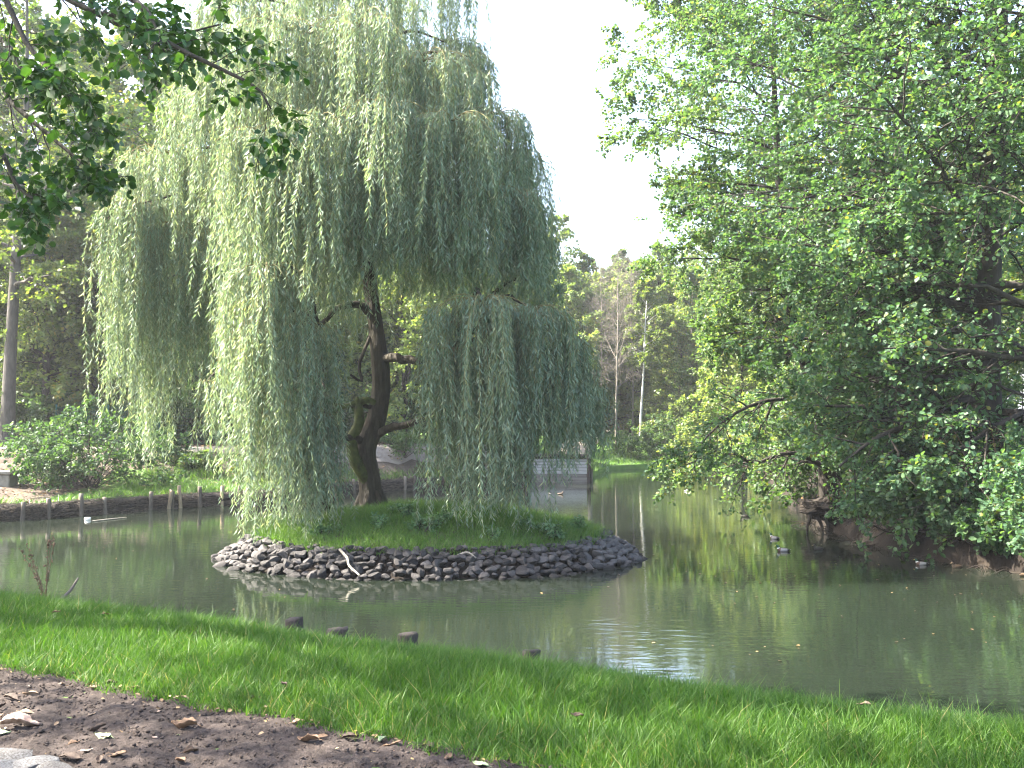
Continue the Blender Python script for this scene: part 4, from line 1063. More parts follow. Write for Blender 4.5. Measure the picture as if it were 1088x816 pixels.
def stake_mesh(seed, mat, r=.075, h=1.0):
    g = np.random.default_rng(seed)
    S, K = 12, 7
    zs = np.linspace(0, h, K)
    P = np.stack([np.sin(zs * 2 + seed) * .012, np.cos(zs * 1.7 + seed) * .012, zs], 1)
    V, Fq = tubes(P, r * (1 + .05 * g.normal(size=K)) * np.interp(zs, [0, h], [1.04, .96]), S)
    V = V + nrm(V * [1, 1, 0] + 1e-9) * (.006 * g.normal(size=(len(V), 1)))
    V[-S:, 2] += .008 * np.cos(np.arange(S) * 2 * PI / S + seed) + .006 * g.normal(size=S)
    c = len(V); V = np.vstack([V, P[-1] + [0, 0, .004]])
    tri = np.array([[(K - 1) * S + k, (K - 1) * S + (k + 1) % S, c] for k in range(S)])
    me = mk('stake', V, [Fq, tri], mat, smooth=False)
    return me
sp = [stake_mesh(k, M['stake']) for k in range(3)]
spp = stake_mesh(7, M['stake_pale'])
ST = [(22, 0, .55), (50, 0, .62), (83, 0, .72), (107, 0, .52), (154, 0, .62), (181, 1, .72), (192, 0, .68), (211, 0, .7), (232, 1, .74), (251, 0, .7), (270, 0, .62), (287, 0, .6), (352, 1, .8), (372, 0, .6), (425, 0, .6), (437, 0, .62), (470, 0, .6)]
srt = shore
spx = srt[:, 0] / srt[:, 1] * F + 544
GS = 'stakes along the far bank revetment'
ST = [(x_, 0, h_) for x_, k_, h_ in ST if False] or [(22, 0, .55), (50, 0, .62), (83, 0, .72), (107, 0, .52), (154, 0, .62), (175, 2, .66), (180, 0, .6), (191, 1, .80), (211, 0, .72), (233, 2, .74), (251, 0, .72), (352, 2, .8), (372, 0, .6), (425, 0, .6), (437, 0, .62), (470, 0, .6)]
used = set()
LAB = {154: 'weathered grey stake beside the yellow-green bank grass, before the pale cut ones', 175: 'short pale-topped stake next to the tall bright one', 191: 'bright orange-brown cut stake, tallest along the bank edging',
       211: 'grey stake under the hanging willow tip', 233: 'pale splintered stake leaning by the bank edging', 251: 'grey round stake just before the willow strands hide the bank', 352: 'pale split stake seen between the old stump and the willow trunk',
       83: 'dark stake below the arching bank shrub, standing a bit proud', 50: 'dark stake at the bend of the bank edging below the bare soil'}
for px, kd, h in ST:
    k = int(np.argmin(np.abs(spx - px))); p = srt[k] + wat[k] * .3
    src = spp if kd else sp[(px // 7) % 3]
    if src in used:
        o = src.copy(); C.objects.link(o)
    else:
        o = src; used.add(src)
    o.location = (p[0], p[1], h - .95); o.rotation_euler = (random.uniform(-.06, .06), random.uniform(-.07, .07) if kd != 2 else -.12, random.uniform(0, 6))
    tag(o, LAB.get(px, 'weathered dark stake among the plain ones holding the far bank edging'), 'stake', GS)
for src in sp + [spp]:
    if src not in used: bpy.data.objects.remove(src)

# near stakes on the grassy edge
for k, (px, py, r, lab) in enumerate([(319, 668, .085, 'dark cut stake end showing over the grass, beside the doubled one'), (361, 677, .10, 'split doubled dark stake end at the grassy water edge'), (427, 683, .085, 'red-brown stake end with a flat top at the grassy edge'), (560, 702, .07, 'small low stake end almost lost in the grass near the sky reflection')]):
    xr = (px - 544) / F
    # where the ray at that column meets the bank edge
    Ds = np.linspace(6, 13, 300); dd, ins, _ = segdist(xr * Ds, Ds, POND, True)
    D = Ds[np.argmax(ins)] + .06
    o = stake_mesh(20 + k, M['stake_dark'], r, 1.2)
    top = EYE + (HOR - (py - 12)) / F * D
    o.location = (xr * D, D, top - 1.2); o.rotation_euler = (.02 * k, -.03, k)
    tag(o, lab, 'stake', 'stake ends along the near bank')

# ------------------------------------------------------------------ weir of planks
def boxmesh(name, a, b, mat, parent=None, off=(0, 0, 0), bev=.01):
    bm = bmesh.new(); bmesh.ops.create_cube(bm, size=1)
    for v in bm.verts:
        v.co = [(a[q] + b[q]) / 2 + v.co[q] * (b[q] - a[q]) - off[q] for q in range(3)]
    if bev: bmesh.ops.bevel(bm, geom=bm.edges[:], offset=bev, segments=1, affect='EDGES')
    me = bpy.data.meshes.new(name); bm.to_mesh(me); bm.free(); me.materials.append(mat)
    return link(bpy.data.objects.new(name, me), parent)
wx0, wx1, wy = .95, 4.1, 57.55
weir = thing('plank_weir', 'bleached plank wall with a log on top at the end of the pond', 'weir', (wx0, wy, 0))
o3 = (wx0, wy, 0)
zb = -.25
for k in range(9):
    z0 = -.22 + k * .168
    boxmesh('plank', (wx0 + random.uniform(-.02, .02), wy + random.uniform(0, .012), z0), (wx1 + random.uniform(-.02, .02), wy + .07, z0 + .150), M['plank_wet'] if k < 4 else M['plank'], weir, o3, .008)
boxmesh('backing_board', (wx0, wy + .09, -.3), (wx1, wy + .14, 1.22), M['stake_dark'], weir, o3)
b = Bag(); b.add(*tubes(resample([(wx0 - .7, wy - .05, 1.40), (2.5, wy - .05, 1.43), (wx1 + .05, wy - .05, 1.40)], 14), np.full(14, .14) * (1 + .05 * np.random.default_rng(3).normal(size=14)), 14)); b.obj('log', M['bark_dark'], weir, True, o3)
for xx in (wx0 - .14, wx1 + .12):
    b = Bag(); b.add(*tubes(resample([(xx, wy, -.4), (xx, wy, 1.30)], 6), np.full(6, .10), 12)); b.obj('post', M['stake_dark'], weir, True, o3)
# grey post beside the weir
bt_ = gp(627, 0, 60.5)
tag(stake_mesh(44, M['bark_grey'], .13, 2.6), 'pale bare post standing just beside the plank weir', 'post').location = (bt_[0], bt_[1], -.2)

# shed far behind
sp_ = gp(668, 0, 104)
sh = thing('garden_shed', 'low reddish shed with a dark flat roof behind the far trees', 'shed', sp_)
boxmesh('wall', (-2.2, 0, -.3), (2.2, 2.4, 1.9), M['brick'], sh); boxmesh('roof', (-2.6, -.4, 1.903), (2.6, 2.8, 2.15), M['roofm'], sh)
boxmesh('door', (.4, -.04, 0), (1.3, -.003, 1.75), M['roofm'], sh)

# concrete block on the far bank
cb = gp(4, 0, 38.5)
blk = thing('concrete_block', 'mossy grey concrete block on the bare soil of the far bank', 'block', cb)
boxmesh('plinth', (-.42, -.35, -.15), (.42, .35, .42), M['concrete'], blk, bev=.03); boxmesh('cap', (-.50, -.42, .423), (.50, .42, .56), M['concrete'], blk, bev=.03)

# fence: green wire mesh with posts
fa, fb = W(60, 0, 51), W(330, 0, 52.5)
fl = thing('wire_fence', 'green wire mesh fence with slim posts behind the far footpath', 'fence', (fa[0], fa[1], gz(fa[0], fa[1])))
fo = np.array([fa[0], fa[1], gz(fa[0], fa[1])])
b = Bag()
for k in range(6):
    q = fa + (fb - fa) * k / 5; q[2] = gz(q[0], q[1])
    bb = Bag(); bb.add(*tubes(np.array([q + [0, 0, -.2], q + [0, 0, .9], q + [0, 0, 2.0]]), np.full(3, .045), 8)); bb.obj('post', M['fence'], fl, True, fo)
def fz(t): 
    q = fa[:2] + (fb - fa)[:2] * t
    return np.array([q[0], q[1], gz(q[0], q[1])])
ts = np.linspace(0, 1, 40); line = np.array([fz(t) for t in ts])
hl = np.array([line + [0, 0, z] for z in np.linspace(.1, 1.85, 9)]); b.add(*tubes(hl, np.full(hl.shape[:2], .008), 4))
tv = np.linspace(0, 1, 110); vl = np.array([[fz(t) + [0, 0, .1], fz(t) + [0, 0, 1.85]] for t in tv]); b.add(*tubes(vl, np.full(vl.shape[:2], .006), 4))
b.obj('wire_mesh', M['fence'], fl, False, fo)
# fallen trunk behind the fence
fq = gp(140, 0, 53.5)
b = Bag(); b.add(*tubes(resample([fq + [-.6, 0, 0], fq + [-.3, 0, .55], fq + [.3, 0, .8], fq + [1.2, .1, .95], fq + [1.9, .1, 1.25]], 16), np.linspace(.17, .09, 16), 10))
tag(b.obj('fallen_tree', M['bark_dark'], None, True), 'dark bent fallen trunk lying behind the wire fence', 'fallen trunk')

# ------------------------------------------------------------------ undercut stump at the right bank
q0 = W(880, 545, 30.9); q0[2] = 0
us_ = thing('root_stump', 'black undercut root stump jutting from the bank with roots dangling into the water', 'stump', q0)
bm = bmesh.new(); bmesh.ops.create_icosphere(bm, subdivisions=4, radius=1.0)
for v in bm.verts:
    c = v.co.copy(); nn_v = mnoise.fractal(c * 2.2, 1, 2, 4) * .28
    v.co = (c[0] * (.85 + nn_v) + .15, c[1] * (.6 + nn_v), c[2] * (.32 + nn_v * .8) + .66)
me = bpy.data.meshes.new('root_mass'); bm.to_mesh(me); bm.free(); me.materials.append(M['roots']); link(bpy.data.objects.new('root_mass', me), us_)
g = np.random.default_rng(5)
for px, x2 in ((-.62, -.75), (-.28, -.15), (-.05, .05), (.3, .45), (-.5, -.35), (.55, .6)):
    b = Bag(); b.add(*tubes(resample([(px, -.3 * g.random(), .62), (px + .06 * g.normal(), -.35, .35), (x2 + .1 * g.normal(), -.4, .12), (x2, -.45, -.25)], 10), np.linspace(.07, .025, 10), 8)); b.obj('root', M['roots'], us_, True)
# loose driftwood on that bank
for k, (px, py, D, a, ln_, lab) in enumerate([(905, 560, 30.0, .5, 1.3, 'grey driftwood stick lying below the root stump'), (985, 588, 25.2, 2.8, 1.5, 'pale stick lying along the dark bank under the shrub'), (935, 566, 28.5, 1.2, 1.0, 'short broken stick on the mud behind the low shrub'), (1050, 597, 23.0, .2, 1.4, 'brown stick on the bank foot by the picture edge')]):
    p = W(px, py, D); p[2] = max(gz(p[0], p[1]), 0) + .05
    b = Bag(); e = p + np.array([math.cos(a), math.sin(a), .12]) * ln_
    b.add(*tubes(resample([p, (p + e) / 2 + [0, .05, .08], e], 9), np.linspace(.04, .015, 9), 7))
    tag(b.obj('driftwood', M['stickm'], None, True), lab, 'stick', 'sticks on the alder bank')

# litter of roots, twigs on that bank edge
g = np.random.default_rng(6); PPt = []
for _ in range(500):
    D = 21 + 13 * g.random(); xx = np.interp(D, [21, 22, 25, 28, 32, 36], [11.0, 10.6, 9.35, 9.2, 9.3, 10.1]) + g.random() * 1.6 - .25
    z = max(gz(xx, D), -.05); a = g.random() * 6.28; l = .25 + .5 * g.random()
    p = np.array([xx, D, z + .03]); PPt.append(resample([p, p + [math.cos(a) * l / 2, math.sin(a) * l / 2, .05 + .1 * g.random()], p + [math.cos(a) * l, math.sin(a) * l, .12 * g.normal()]], 5))
b = Bag(); b.add(*tubes(np.array(PPt), np.full((500, 5), .011), 4)); tag(b.obj('bank_twig_litter', M['roots']), kind='stuff')

# ------------------------------------------------------------------ ducks
def duck(name, style, label, px, py, rz, sc=1.0):
    p = W(px, py, EYE * F / (py - HOR))
    spine = [(-.25, .085, .004, .004), (-.22, .082, .03, .014), (-.17, .07, .07, .045), (-.08, .06, .10, .075), (.02, .055, .112, .088), (.10, .065, .098, .085), (.155, .095, .07, .07),
             (.175, .135, .042, .045), (.18, .17, .036, .04), (.195, .20, .042, .042), (.225, .212, .042, .04), (.252, .206, .030, .028), (.268, .198, .020, .012), (.30, .192, .022, .007), (.318, .190, .012, .004)]
    sp_ = np.array(spine); t = np.linspace(0, len(sp_) - 1, 44)
    ii = np.arange(len(sp_)); sx, sz, ry, rzz = (np.interp(t, ii, sp_[:, k]) for k in range(4))
    k3 = np.array([.25, .5, .25])
    def sm(a): 
        b_ = np.convolve(np.pad(a, 1, 'edge'), k3, 'valid'); return b_
    sx, sz, ry, rzz = sm(sx), sm(sz), sm(ry), sm(rzz)
    S = 16; a = np.arange(S) * 2 * PI / S
    T = nrm(np.stack([np.gradient(sx), 0 * sx, np.gradient(sz)], 1)); up = np.stack([-T[:, 2], 0 * sx, T[:, 0]], 1)
    V = np.stack([sx, 0 * sx, sz], 1)[:, None] + np.array([0, 1, 0])[None, None] * (ry[:, None] * np.cos(a))[..., None] + up[:, None] * (rzz[:, None] * np.sin(a))[..., None]
    V = V.reshape(-1, 3); i = np.arange(len(V)).reshape(44, S); j = np.roll(i, -1, 1)
    Fq = np.stack([i[:-1], i[1:], j[1:], j[:-1]], -1).reshape(-1, 4)
    tt = np.repeat(t, S); hi = np.tile(np.sin(a), 44)
    g = np.random.default_rng(int(px)); col = np.zeros((len(V), 4)); col[:, 3] = 1
    mott = (.7 + .6 * g.random(len(V)))[:, None]
    if style == 'drake':
        col[:, :3] = (.20, .19, .18)
        col[:, :3] = np.where((hi > .75)[:, None], (.10, .085, .07), col[:, :3])
        col[:, :3] = np.where((tt < 2.3)[:, None], (.012, .012, .012), col[:, :3]); col[:, :3] = np.where((tt < .9)[:, None], (.6, .6, .58), col[:, :3])
        col[:, :3] = np.where((tt > 5.2)[:, None], (.07, .035, .022), col[:, :3]); col[:, :3] = np.where((tt > 6.8)[:, None], (.7, .7, .68), col[:, :3])
        col[:, :3] = np.where((tt > 7.3)[:, None], (.01, .05, .03), col[:, :3]); col[:, :3] = np.where((tt > 11.3)[:, None], (.32, .27, .05), col[:, :3])
    elif style == 'white':
        col[:, :3] = (.62, .61, .58); col[:, :3] = np.where((tt > 11.3)[:, None], (.4, .25, .05), col[:, :3])
    else:
        c0 = (.10, .068, .042) if style == 'hen' else (.030, .026, .022)
        col[:, :3] = np.array(c0) * mott; col[:, :3] = np.where((tt > 11.3)[:, None], (.13, .09, .04), col[:, :3])
    o = mk(name, V, Fq, M['plumage'], smooth=True, extra={'plume': col})
    o.location = (p[0], p[1], -.015); o.rotation_euler = (0, 0, rz); o.scale = (sc,) * 3
    return tag(o, label, 'duck', 'ducks on the pond')
duck('duck', 'dark', 'dark duck swimming with raised head in open water before the root stump', 791, 549, PI - .2, .78)
duck('duck', 'drake', 'pale grey drake, smaller of the two swimming close together', 822, 572, PI * .72, .68)
duck('duck', 'drake', 'pale grey drake with black tail, bigger of the two swimming close together', 831, 585, PI - .25, .72)
duck('duck', 'dark', 'dark duck swimming below the dangling roots', 868, 583, PI * 1.1, .62)
duck('duck', 'drake', 'white-flanked drake swimming by the bank under the low shrub', 977, 599, PI - .15, .62)
duck('duck', 'hen', 'brown hen duck by the bank close behind the white-flanked drake', 1014, 602, PI + .3, .58)
duck('duck', 'hen', 'brown hen duck cut by the picture edge', 1086, 611, .3, .62)
duck('duck', 'white', 'white bird far out on the water before the far shore', 728, 522, .8, .5)
duck('duck', 'dark', 'tiny dark duck before the plank weir', 584, 525, 1.9, .6)
duck('duck', 'hen', 'tiny duck before the plank weir with a pale side', 595, 525, .2, .6)

# floating litter
p = W(95, 552, EYE * F / 100)
bm = bmesh.new(); bmesh.ops.create_uvsphere(bm, u_segments=18, v_segments=10, radius=1)
for v in bm.verts:
    v.co = (v.co[0] * .11, v.co[1] * .075, max(min(v.co[2], .6), -.5) * .09 + .035)
me = bpy.data.meshes.new('plastic_tub'); bm.to_mesh(me); bm.free(); me.materials.append(M['white_plastic'])
o = link(bpy.data.objects.new('plastic_tub', me)); o.location = (p[0], p[1], 0); tag(o, 'small white plastic tub floating below the far bank edging', 'litter')
b = Bag(); q1, q2 = W(100, 554, 33.9), W(136, 550, 35.3); q1[2] = .015; q2[2] = .02
b.add(*tubes(resample([q1, (q1 + q2) / 2 + [0, .06, 0], q2], 8), np.linspace(.03, .015, 8), 7)); tag(b.obj('floating_stick', M['stick_pale'], None, True), 'long tan stick floating beside the white tub', 'stick')
# branch on the island stones
b = Bag()
q = [W(362, 583, 21.9), W(370, 592, 21.5), W(372, 600, 21.3), W(383, 610, 21.0)]
b.add(*tubes(resample(q, 10), np.linspace(.03, .02, 10), 7)); tag(b.obj('pale_branch', M['stick_pale'], None, True), 'pale crooked branch lying down the island stones', 'stick')
b = Bag(); b.add(*tubes(resample([W(487, 589, 21.8), W(497, 586, 21.7), W(506, 592, 21.6)], 8), np.linspace(.028, .015, 8), 7)); tag(b.obj('pale_branch', M['stick_pale'], None, True), 'short whitish branch stub among the island stones under the low crown', 'stick')

# leafy weeds on the island
wd = shrub('leafy_weed', 'leafy nettle-like weed in the island grass', 86, (0, 0, 0), .17, .17, M['weed'], .07, 7, 4, 2, 4, -.1, elev=.9, group='weeds in the island grass')
first = True
for k, (px, D, sc, lab) in enumerate([(405, 23.2, 1.0, 'leafy weed on the island below the willow trunk'), (450, 22.9, 1.1, 'bluish-green weed clump mid island'), (470, 23.4, .9, 'weed beside the bluish-green clump mid island'), (585, 23.2, 1.1, 'broad weed at the end of the island grass'), (560, 23.6, .8, 'weed behind the broad one at the island end'), (525, 22.7, .8, 'weed under the hanging strands of the low crown'), (345, 23.1, .9, 'weed in the island grass before the leaning stump'), (612, 24.4, 1.0, 'tall weed by the last island stones'), (430, 24.0, 1.0, 'weed in the grass behind the bluish clump')]):
    x_ = (px - 544) / F * D; p = (x_, D, float(isl_z(x_, D)) - .02)
    if first:
        wd.location = p; wd['label'] = lab; wd.scale = (sc,) * 3; first = False
    else: dup(wd, p, k * 1.3, sc, lab, 'weeds in the island grass')

# dry dock stalk and stick on the near bank
p = W(52, 634, 11.0); p[2] = gz(p[0], p[1])
dk = thing('dry_weed', 'withered brown seed stalk standing at the grassy edge', 'plant', p)
g = np.random.default_rng(12); PPt = []; blobs = []
for k in range(7):
    tip = np.array([g.normal() * .16, g.normal() * .12, .45 + .35 * g.random()]) if k else np.array([.02, 0, .72])
    P = resample([(g.normal() * .02, g.normal() * .02, -.03), tip * [.35, .35, .5], tip], 10); PPt.append(P)
    for m in range(16): blobs.append(at(P[None], np.array([[.35 + .65 * g.random()]]))[0][0, 0] + g.normal(size=3) * .012)
b = Bag(); b.add(*tubes(np.array(PPt), np.repeat(np.linspace(.006, .002, 10)[None], 7, 0), 5)); b.obj('stem', M['dryweed'], dk, True)
V, f = scatter_blobs(np.array(blobs), .004 + .008 * g.random(len(blobs)), g, 1.3); mk('seed_head', V, f, M['dryweed'], dk)
b = Bag(); q1, q2 = W(66, 637, 10.9), W(86, 613, 11.2); b.add(*tubes(resample([q1, (q1 + q2) / 2 + [.01, 0, -.02], q2], 8), np.linspace(.022, .010, 8), 7))
tag(b.obj('dead_stick', M['stickm'], None, True), 'short dark stick slanting out of the bank beside the withered stalk', 'stick')

# ------------------------------------------------------------------ fallen leaves and stones on the soil
def leaf_mesh(seed, mat, curl, aspect=.62):
    g = np.random.default_rng(seed); nu, nv = 13, 7
    u = np.linspace(0, 1, nu)[:, None]; v = np.linspace(-1, 1, nv)[None]
    w = aspect * np.sin(PI * np.clip(u, .0, 1) ** .75) ** .8 * .5 * (1 + .10 * np.sin(u * 23 + seed))
    x = (u - .5) + 0 * v; y = w * v
    z = curl * (.35 * np.abs(v) ** 1.5 * w * 2 + .28 * (u - .4) ** 2) + .05 * np.sin(u * 6 + seed) * (1 + v * .5) + .018 * g.normal(size=(nu, nv)) + .03 * np.cos(v * 9) * (np.abs(v) > .1)
    y = y * (1 - .3 * curl * np.abs(v))
    V = np.stack([x, y, z + .03], -1).reshape(-1, 3)
    i = np.arange(nu * nv).reshape(nu, nv); Fq = np.stack([i[:-1, :-1], i[1:, :-1], i[1:, 1:], i[:-1, 1:]], -1).reshape(-1, 4)
    Vs, Fs = tubes(np.array([(-.5, 0, V[3][2]), (-.62, .03, .05), (-.75, .05, .02)]), np.full((3,), .012), 5)
    V2 = np.vstack([V, Vs]); o = mk('fallen_leaf', V2, [np.vstack([Fq, Fs + len(V)])], mat, smooth=True)
    md = o.modifiers.new('thick', 'SOLIDIFY'); md.thickness = .012
    return o
LP = {}
def fleaf(px, py, size, mat, curl, rz, label, seed):
    D = (EYE - 1.5) * F / (py - HOR); x_, y_ = (px - 544) / F * D, D
    key = (mat, curl)
    if key not in LP: o = LP[key] = leaf_mesh(seed, M[mat], curl)
    else: o = LP[key].copy(); C.objects.link(o)
    o.location = (x_, y_, path_z(x_, y_) + .006); o.rotation_euler = (random.uniform(-.2, .2), random.uniform(-.2, .2), rz); o.scale = (size,) * 3
    tag(o, label, 'leaf', 'fallen leaves on the soil path')
for k, a in enumerate([(27, 771, .21, 'leaf_pink', 1.0, .3, 'largest curled pinkish-tan leaf at the edge of the soil'), (8, 779, .10, 'leaf_green', .3, .1, 'small pale green leaf tucked under the largest tan leaf'),
        (200, 773, .15, 'leaf_brown', 1.2, 2.9, 'big brown curled leaf lying alone mid path'), (115, 783, .10, 'leaf_green', .4, 2.8, 'thin greenish leaf under a dark shrivelled one'), (110, 775, .09, 'leaf_dark', 1.3, .6, 'dark shrivelled leaf above the thin greenish one'),
        (38, 738, .09, 'leaf_tan', .8, .2, 'tan leaf lying before the grass edge beside a dark twig-like leaf'), (17, 742, .11, 'leaf_dark', .9, 2.8, 'dark curled leaf beyond the largest tan leaf'), (36, 757, .09, 'leaf_tan', .2, .1, 'flat tan leaf lying apart between the largest leaf and the grass'),
        (5, 752, .09, 'leaf_dark', 1.2, 1.1, 'dark crumpled leaf just beyond the dark red-brown one'), (6, 763, .09, 'leaf_brown', 1.2, 2.1, 'red-brown crumpled leaf touching the picture edge'), (105, 731, .07, 'leaf_tan', .7, 1.0, 'little tan leaf close to the grass edge'),
        (122, 727, .09, 'leaf_dark', .9, .2, 'dark leaf at the grass edge next to the little tan one'), (84, 717, .06, 'leaf_dark', 1.3, 1.4, 'small dark upright leaf in the grass edge'), (197, 742, .09, 'leaf_tan', .5, 2.9, 'tan leaf under the grass near the white pebble'),
        (103, 759, .05, 'leaf_tan', .4, 1.0, 'tiny tan leaf alone on the soil'), (98, 798, .06, 'leaf_pink', .2, .4, 'small round pinkish leaf before the grey flagstones'), (128, 804, .11, 'leaf_brown', .6, .1, 'brown flat leaf by the bottom of the soil path'),
        (112, 809, .08, 'leaf_dark', 1.0, 1.9, 'dark leaf next to the brown flat leaf'), (80, 806, .12, 'leaf_dark', .6, 2.9, 'long dark leaf beside the grey flagstones'), (207, 800, .08, 'leaf_brown', 1.3, .8, 'brown upright curled leaf below the big lone one'),
        (196, 809, .08, 'leaf_brown', .8, 2.4, 'brown leaf below the upright curled one'), (85, 790, .06, 'leaf_brown', .8, .5, 'small brown leaf between flagstones and greenish leaf'), (330, 788, .13, 'leaf_brown', .8, 2.7, 'brown leaf, first of a loose row near the grass edge'),
        (343, 784, .08, 'leaf_brown', .4, .2, 'flat brown leaf behind the loose row near the grass'), (374, 785, .09, 'leaf_dark', .9, .1, 'dark leaf of the loose row near the grass edge'), (409, 787, .08, 'leaf_green', .8, 1.2, 'pale green upright leaf at the grass edge'),
        (419, 793, .09, 'leaf_brown', .6, .2, 'brown leaf beside the pale green upright one'), (458, 794, .07, 'leaf_dark', .8, 2.0, 'dark leaf at the grass edge beyond the pale green one'), (511, 813, .08, 'leaf_green', .3, 2.9, 'yellow-green flat leaf at the narrow end of the soil'),
        (272, 744, .09, 'leaf_dark', .9, .2, 'dark leaf by the grass edge past the white pebble'), (290, 752, .08, 'leaf_tan', .4, .9, 'tan leaf among the crumbs of the grass edge past the white pebble'), (150, 732, .09, 'leaf_tan', .6, .3, 'pale tan leaf half under the grass blades'),
        (320, 768, .07, 'leaf_tan', .5, .3, 'tan scrap of leaf at the edge between grass and soil'), (478, 806, .07, 'leaf_brown', .6, 1.3, 'brown leaf near the narrow end of the soil')]):
    fleaf(*a, seed=200 + k)

for k, (px, py, mat, lab) in enumerate([(64, 662, 'leaf_brown', 'small brown leaf caught in the grass before the withered stalk'), (116, 664, 'leaf_brown', 'red-brown leaf caught in the grass beyond the dead stick'), (304, 742, 'leaf_dark', 'dark leaf lying low in the grass past the soil edge'), (612, 776, 'leaf_dark', 'dark leaf in the grass in front of the sky reflection'), (680, 700, 'leaf_tan', 'tan leaf on the grass near the water edge'), (915, 762, 'leaf_tan', 'pale leaf on the grass towards the narrowing water edge')]):
    fleaf(px, py, .07, mat, .8, k * 1.1, lab, 260 + k)
    o = C.objects[-1]; o.location.z += .075; o['group'] = 'fallen leaves caught in the grass'

def pebble(px, py, size, mat, label, cat='pebble', name='pebble', zs=.5, seed=0, rz=0):
    D = (EYE - 1.5) * F / (py - HOR); x_, y_ = (px - 544) / F * D, D
    me = stone_mesh(300 + seed); me.materials.clear(); me.materials.append(M[mat]); me.name = name
    o = link(bpy.data.objects.new(name, me)); o.location = (x_, y_, path_z(x_, y_) + size * zs * .25); o.scale = (size, size, size * zs); o.rotation_euler = (.05, .08, rz)
    return tag(o, label, cat)
pebble(237, 738, .022, 'white_plastic', 'white pebble at the edge of the grass', seed=1)
pebble(169, 783, .016, 'leaf_pink', 'small whitish pebble alone on the bare soil', seed=2)
pebble(173, 755, .014, 'leaf_pink', 'pale upright pebble between the lone brown leaf and the grass', seed=3)
for k, (px, py, s, lab) in enumerate([(18, 805, .11, 'pale grey flagstone piece under the largest leaf'), (45, 813, .11, 'pale grey flagstone with a dark patch, middle of the three'), (68, 818, .10, 'pale grey flagstone nearest to the long dark leaf'), (5, 815, .12, 'pale grey flagstone cut by the picture corner')]):
    pebble(px, py, s, 'flagstone', lab, 'stone', 'flagstone', .35, 10 + k, k * .8)['group'] = 'grey flagstones in the soil'

SUN_EL, SUN_AZ = math.radians(47), math.atan2(.10, -.97)      # azimuth of the sun measured from +X
# ------------------------------------------------------------------ near tree whose boughs hang into the picture
rng = np.random.default_rng(111)
nb = np.array([-7.6, 8.6, 0]); nb[2] = gz(nb[0], nb[1])
nt_root = thing('overhanging_tree', 'dark leafy tree outside the picture whose boughs hang into its upper corner', 'tree', nb)
tp = [nb + [0, 0, -.1], nb + [.05, 0, 3], nb + [.3, -.1, 6], nb + [.6, -.3, 9], nb + [.8, -.4, 12.5]]
bag, lv, g = gen_tree(112, 13, .26, trunk_pts=[np.array(q) - nb for q in tp], n1=34, t1=(.42, .97), spread=5.6, prof=[1, 1, .9, .5], elev=(.8, .25), n2=8, n3=5, nleaf=10, leaf=.15, grav=-.05, kind='quad', flat=.6)
def in_frame(p, m=.03):
    return (p[:, 1] > .5) & (p[:, 0] / p[:, 1] > -.488 - m) & ((p[:, 2] - EYE) / p[:, 1] < .405 + m)
# main crown: leave out what would hang below the bough line
p, d, n, L = lv; k = ~in_frame(p + nb)
sunv = np.array([math.cos(SUN_AZ) * math.cos(SUN_EL), math.sin(SUN_AZ) * math.cos(SUN_EL), math.sin(SUN_EL)])
for gx, gy, gr in [(.25, 5.75, .30), (.75, 5.5, .34), (1.25, 5.45, .30), (1.8, 5.5, .26), (-.2, 5.95, .18)]:
    rel = p + nb - np.array([gx, gy, 1.5]); k &= np.linalg.norm(np.cross(rel, sunv), axis=1) > gr
lvk = (p[k], d[k], n[k], L[k])
bb = Bag()
for V, f in zip(bag.v, bag.f):
    bb.v.append(V); bb.f.append(f); bb.r.append(np.zeros(len(f))); bb.n += len(V)
Vall = np.concatenate(bb.v); Fall = np.concatenate(bb.f)
kf = ~in_frame(Vall[Fall[:, 0]] + nb)
mk('trunk', Vall, Fall[kf], M['bark_dark'], nt_root, smooth=True)
bough_px = [[(-60, 60, 7.2), (-15, -15, 6.8), (22, 42, 6.5), (50, 74, 6.3), (60, 95, 6.2)],
            [(-40, -60, 7.4), (70, -30, 7.0), (140, -5, 6.8), (168, 36, 6.6), (225, 66, 6.4), (268, 88, 6.3), (285, 112, 6.2)],
            [(-70, 100, 7.5), (-10, 150, 7.2), (14, 195, 7.0), (38, 214, 6.9)],
            [(-50, -40, 7.6), (40, -20, 7.3), (120, 20, 7.2), (180, 30, 7.0), (230, 20, 6.9)],
            [(-60, 20, 8.0), (20, 70, 7.8), (70, 100, 7.6), (100, 150, 7.5)],
            [(-60, 60, 8.0), (10, 110, 7.8), (70, 160, 7.7), (110, 190, 7.6)],
            [(-50, -50, 7.0), (30, -25, 6.9), (90, 5, 6.8), (140, 15, 6.7), (170, 50, 6.7)]]
lp = []
for q, pts in enumerate(bough_px):
    P = [W(*a) for a in pts]; p0 = np.array([nb[0] + .25, nb[1], P[0][2] + .2]); 
    P = resample([p0] + P, 18)[None]; R = np.linspace(.034, .005, 18)[None]
    P2, R2 = children(rng, P, R, 16, .42, 1, .75, .085, 6, -.12, .6, lmin=.25)
    P3, R3 = children(rng, P2, R2, 4, .3, 1, .7, .5, 4, -.1, .6, lmin=.12)
    b = Bag(); build_wood(b, [(P, R), (P2, np.maximum(R2 * .6, .002)), (P3, np.maximum(R3 * .5, .0015))], [7, 4, 3]); b.obj('bough', M['bark_dark'], nt_root, True, nb)
    lp.append(np.concatenate([P3, P2[:, 2:]]) if P3.shape[1] == P2[:, 2:].shape[1] else P3)
p, d, n, L = twigleaves(rng, np.concatenate(lp), 5, .062, 'hex', upn=.8, droop=.45)
V1, f1 = leafhex(p - nb, d, n, L, L * .78)
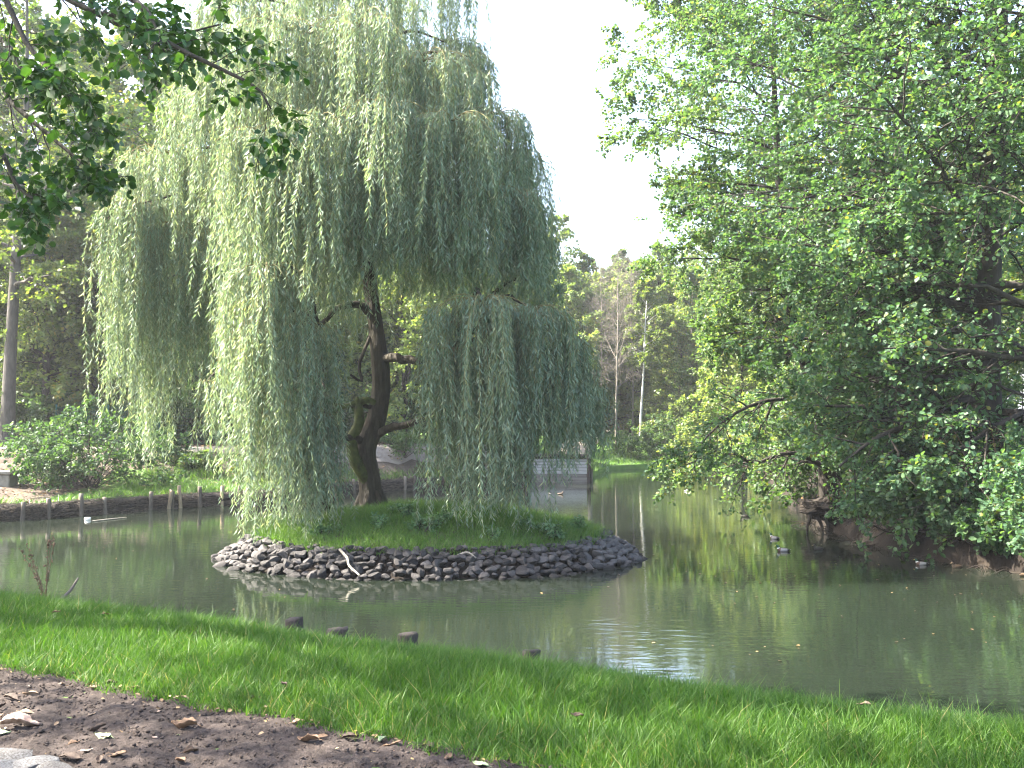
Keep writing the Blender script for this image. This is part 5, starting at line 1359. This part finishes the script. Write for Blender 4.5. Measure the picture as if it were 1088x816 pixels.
mk('crown', V1, f1, M['near_leaf'], nt_root, rnd=rnd2(rng.random(len(p))))
p, d, n, L = lvk; V2, f2 = leafquad(p, d, n, L, L * .8)
mk('upper_crown', V2, f2, M['near_leaf'], nt_root, rnd=rng.random(len(p)))
# its neighbour further along the bank, also outside the picture, which shades the near grass
sh2 = thing('shade_tree', 'broad leafy tree on the near bank outside the picture shading the grass', 'tree', (-15.5, 15.0, gz(-15.5, 13.0)))
sh2.location = (-15.0, 12.5, gz(-15.0, 12.5) - .1)
bag, lv, g = gen_tree(113, 14, .3, n1=30, t1=(.2, .97), spread=5.2, elev=(.85, .15), n2=8, n3=5, nleaf=9, leaf=.22)
finish_tree(sh2, bag, lv, g, M['bark_dark'], M['near_leaf'])

# ------------------------------------------------------------------ air
HAZE = .0004
if HAZE:
    m, nt, out = newmat('haze')
    pv = N(nt, 'ShaderNodeVolumePrincipled', Density=HAZE); pv.inputs['Color'].default_value = (.93, .95, 1, 1); pv.inputs['Anisotropy'].default_value = .3
    nt.links.new(pv.outputs[0], out.inputs['Volume'])
    hb = boxmesh('haze', (-2600, -2600, -8), (2600, 2600, 46), m, None, bev=0); tag(hb, kind='stuff')
# ------------------------------------------------------------------ light, sky, camera
SUN_EL, SUN_AZ = math.radians(47), math.atan2(.10, -.97)      # azimuth of the sun measured from +X
sd = bpy.data.lights.new('sun', 'SUN'); sd.energy = 4.6; sd.angle = math.radians(.5); sd.color = (1, .93, .80)
so_ = bpy.data.objects.new('sun', sd); C.objects.link(so_)
from mathutils import Vector
dirv = Vector((math.cos(SUN_AZ) * math.cos(SUN_EL), math.sin(SUN_AZ) * math.cos(SUN_EL), math.sin(SUN_EL)))
so_.rotation_euler = dirv.to_track_quat('Z', 'Y').to_euler(); so_.location = (-30, 20, 40)
w = bpy.data.worlds.new('World'); bpy.context.scene.world = w; w.use_nodes = True
nt = w.node_tree
bg = nt.nodes['Background']
sky = nt.nodes.new('ShaderNodeTexSky'); sky.sky_type = 'NISHITA'; sky.sun_disc = False
sky.sun_elevation = SUN_EL; sky.sun_rotation = PI / 2 - SUN_AZ
sky.air_density = 1.0; sky.dust_density = 4.0; sky.ozone_density = 1.0
nt.links.new(sky.outputs[0], bg.inputs[0]); bg.inputs[1].default_value = .125

cam = bpy.data.cameras.new('camera'); cam.sensor_width = 36; cam.lens = F / 1088 * 36
cam.clip_end = 6000; cam.clip_start = .05
co = bpy.data.objects.new('camera', cam); C.objects.link(co)
co.location = (0, 0, EYE); co.rotation_euler = (PI / 2 + math.atan((HOR - 408) / F), 0, 0)
bpy.context.scene.camera = co
sc = bpy.context.scene
sc.view_settings.view_transform = 'Standard'; sc.view_settings.look = 'None'; sc.view_settings.gamma = 1; sc.view_settings.exposure = 3.1
sc.view_settings.use_curve_mapping = False
cy = sc.cycles
cy.max_bounces = 8; cy.diffuse_bounces = 5; cy.glossy_bounces = 3; cy.transmission_bounces = 5; cy.transparent_max_bounces = 4; cy.caustics_reflective = False; cy.caustics_refractive = False
cy.sample_clamp_indirect = .6; cy.sample_clamp_direct = 2.5
cy.use_denoising = True
cy.filter_width = 1.15
cy.volume_bounces = 0
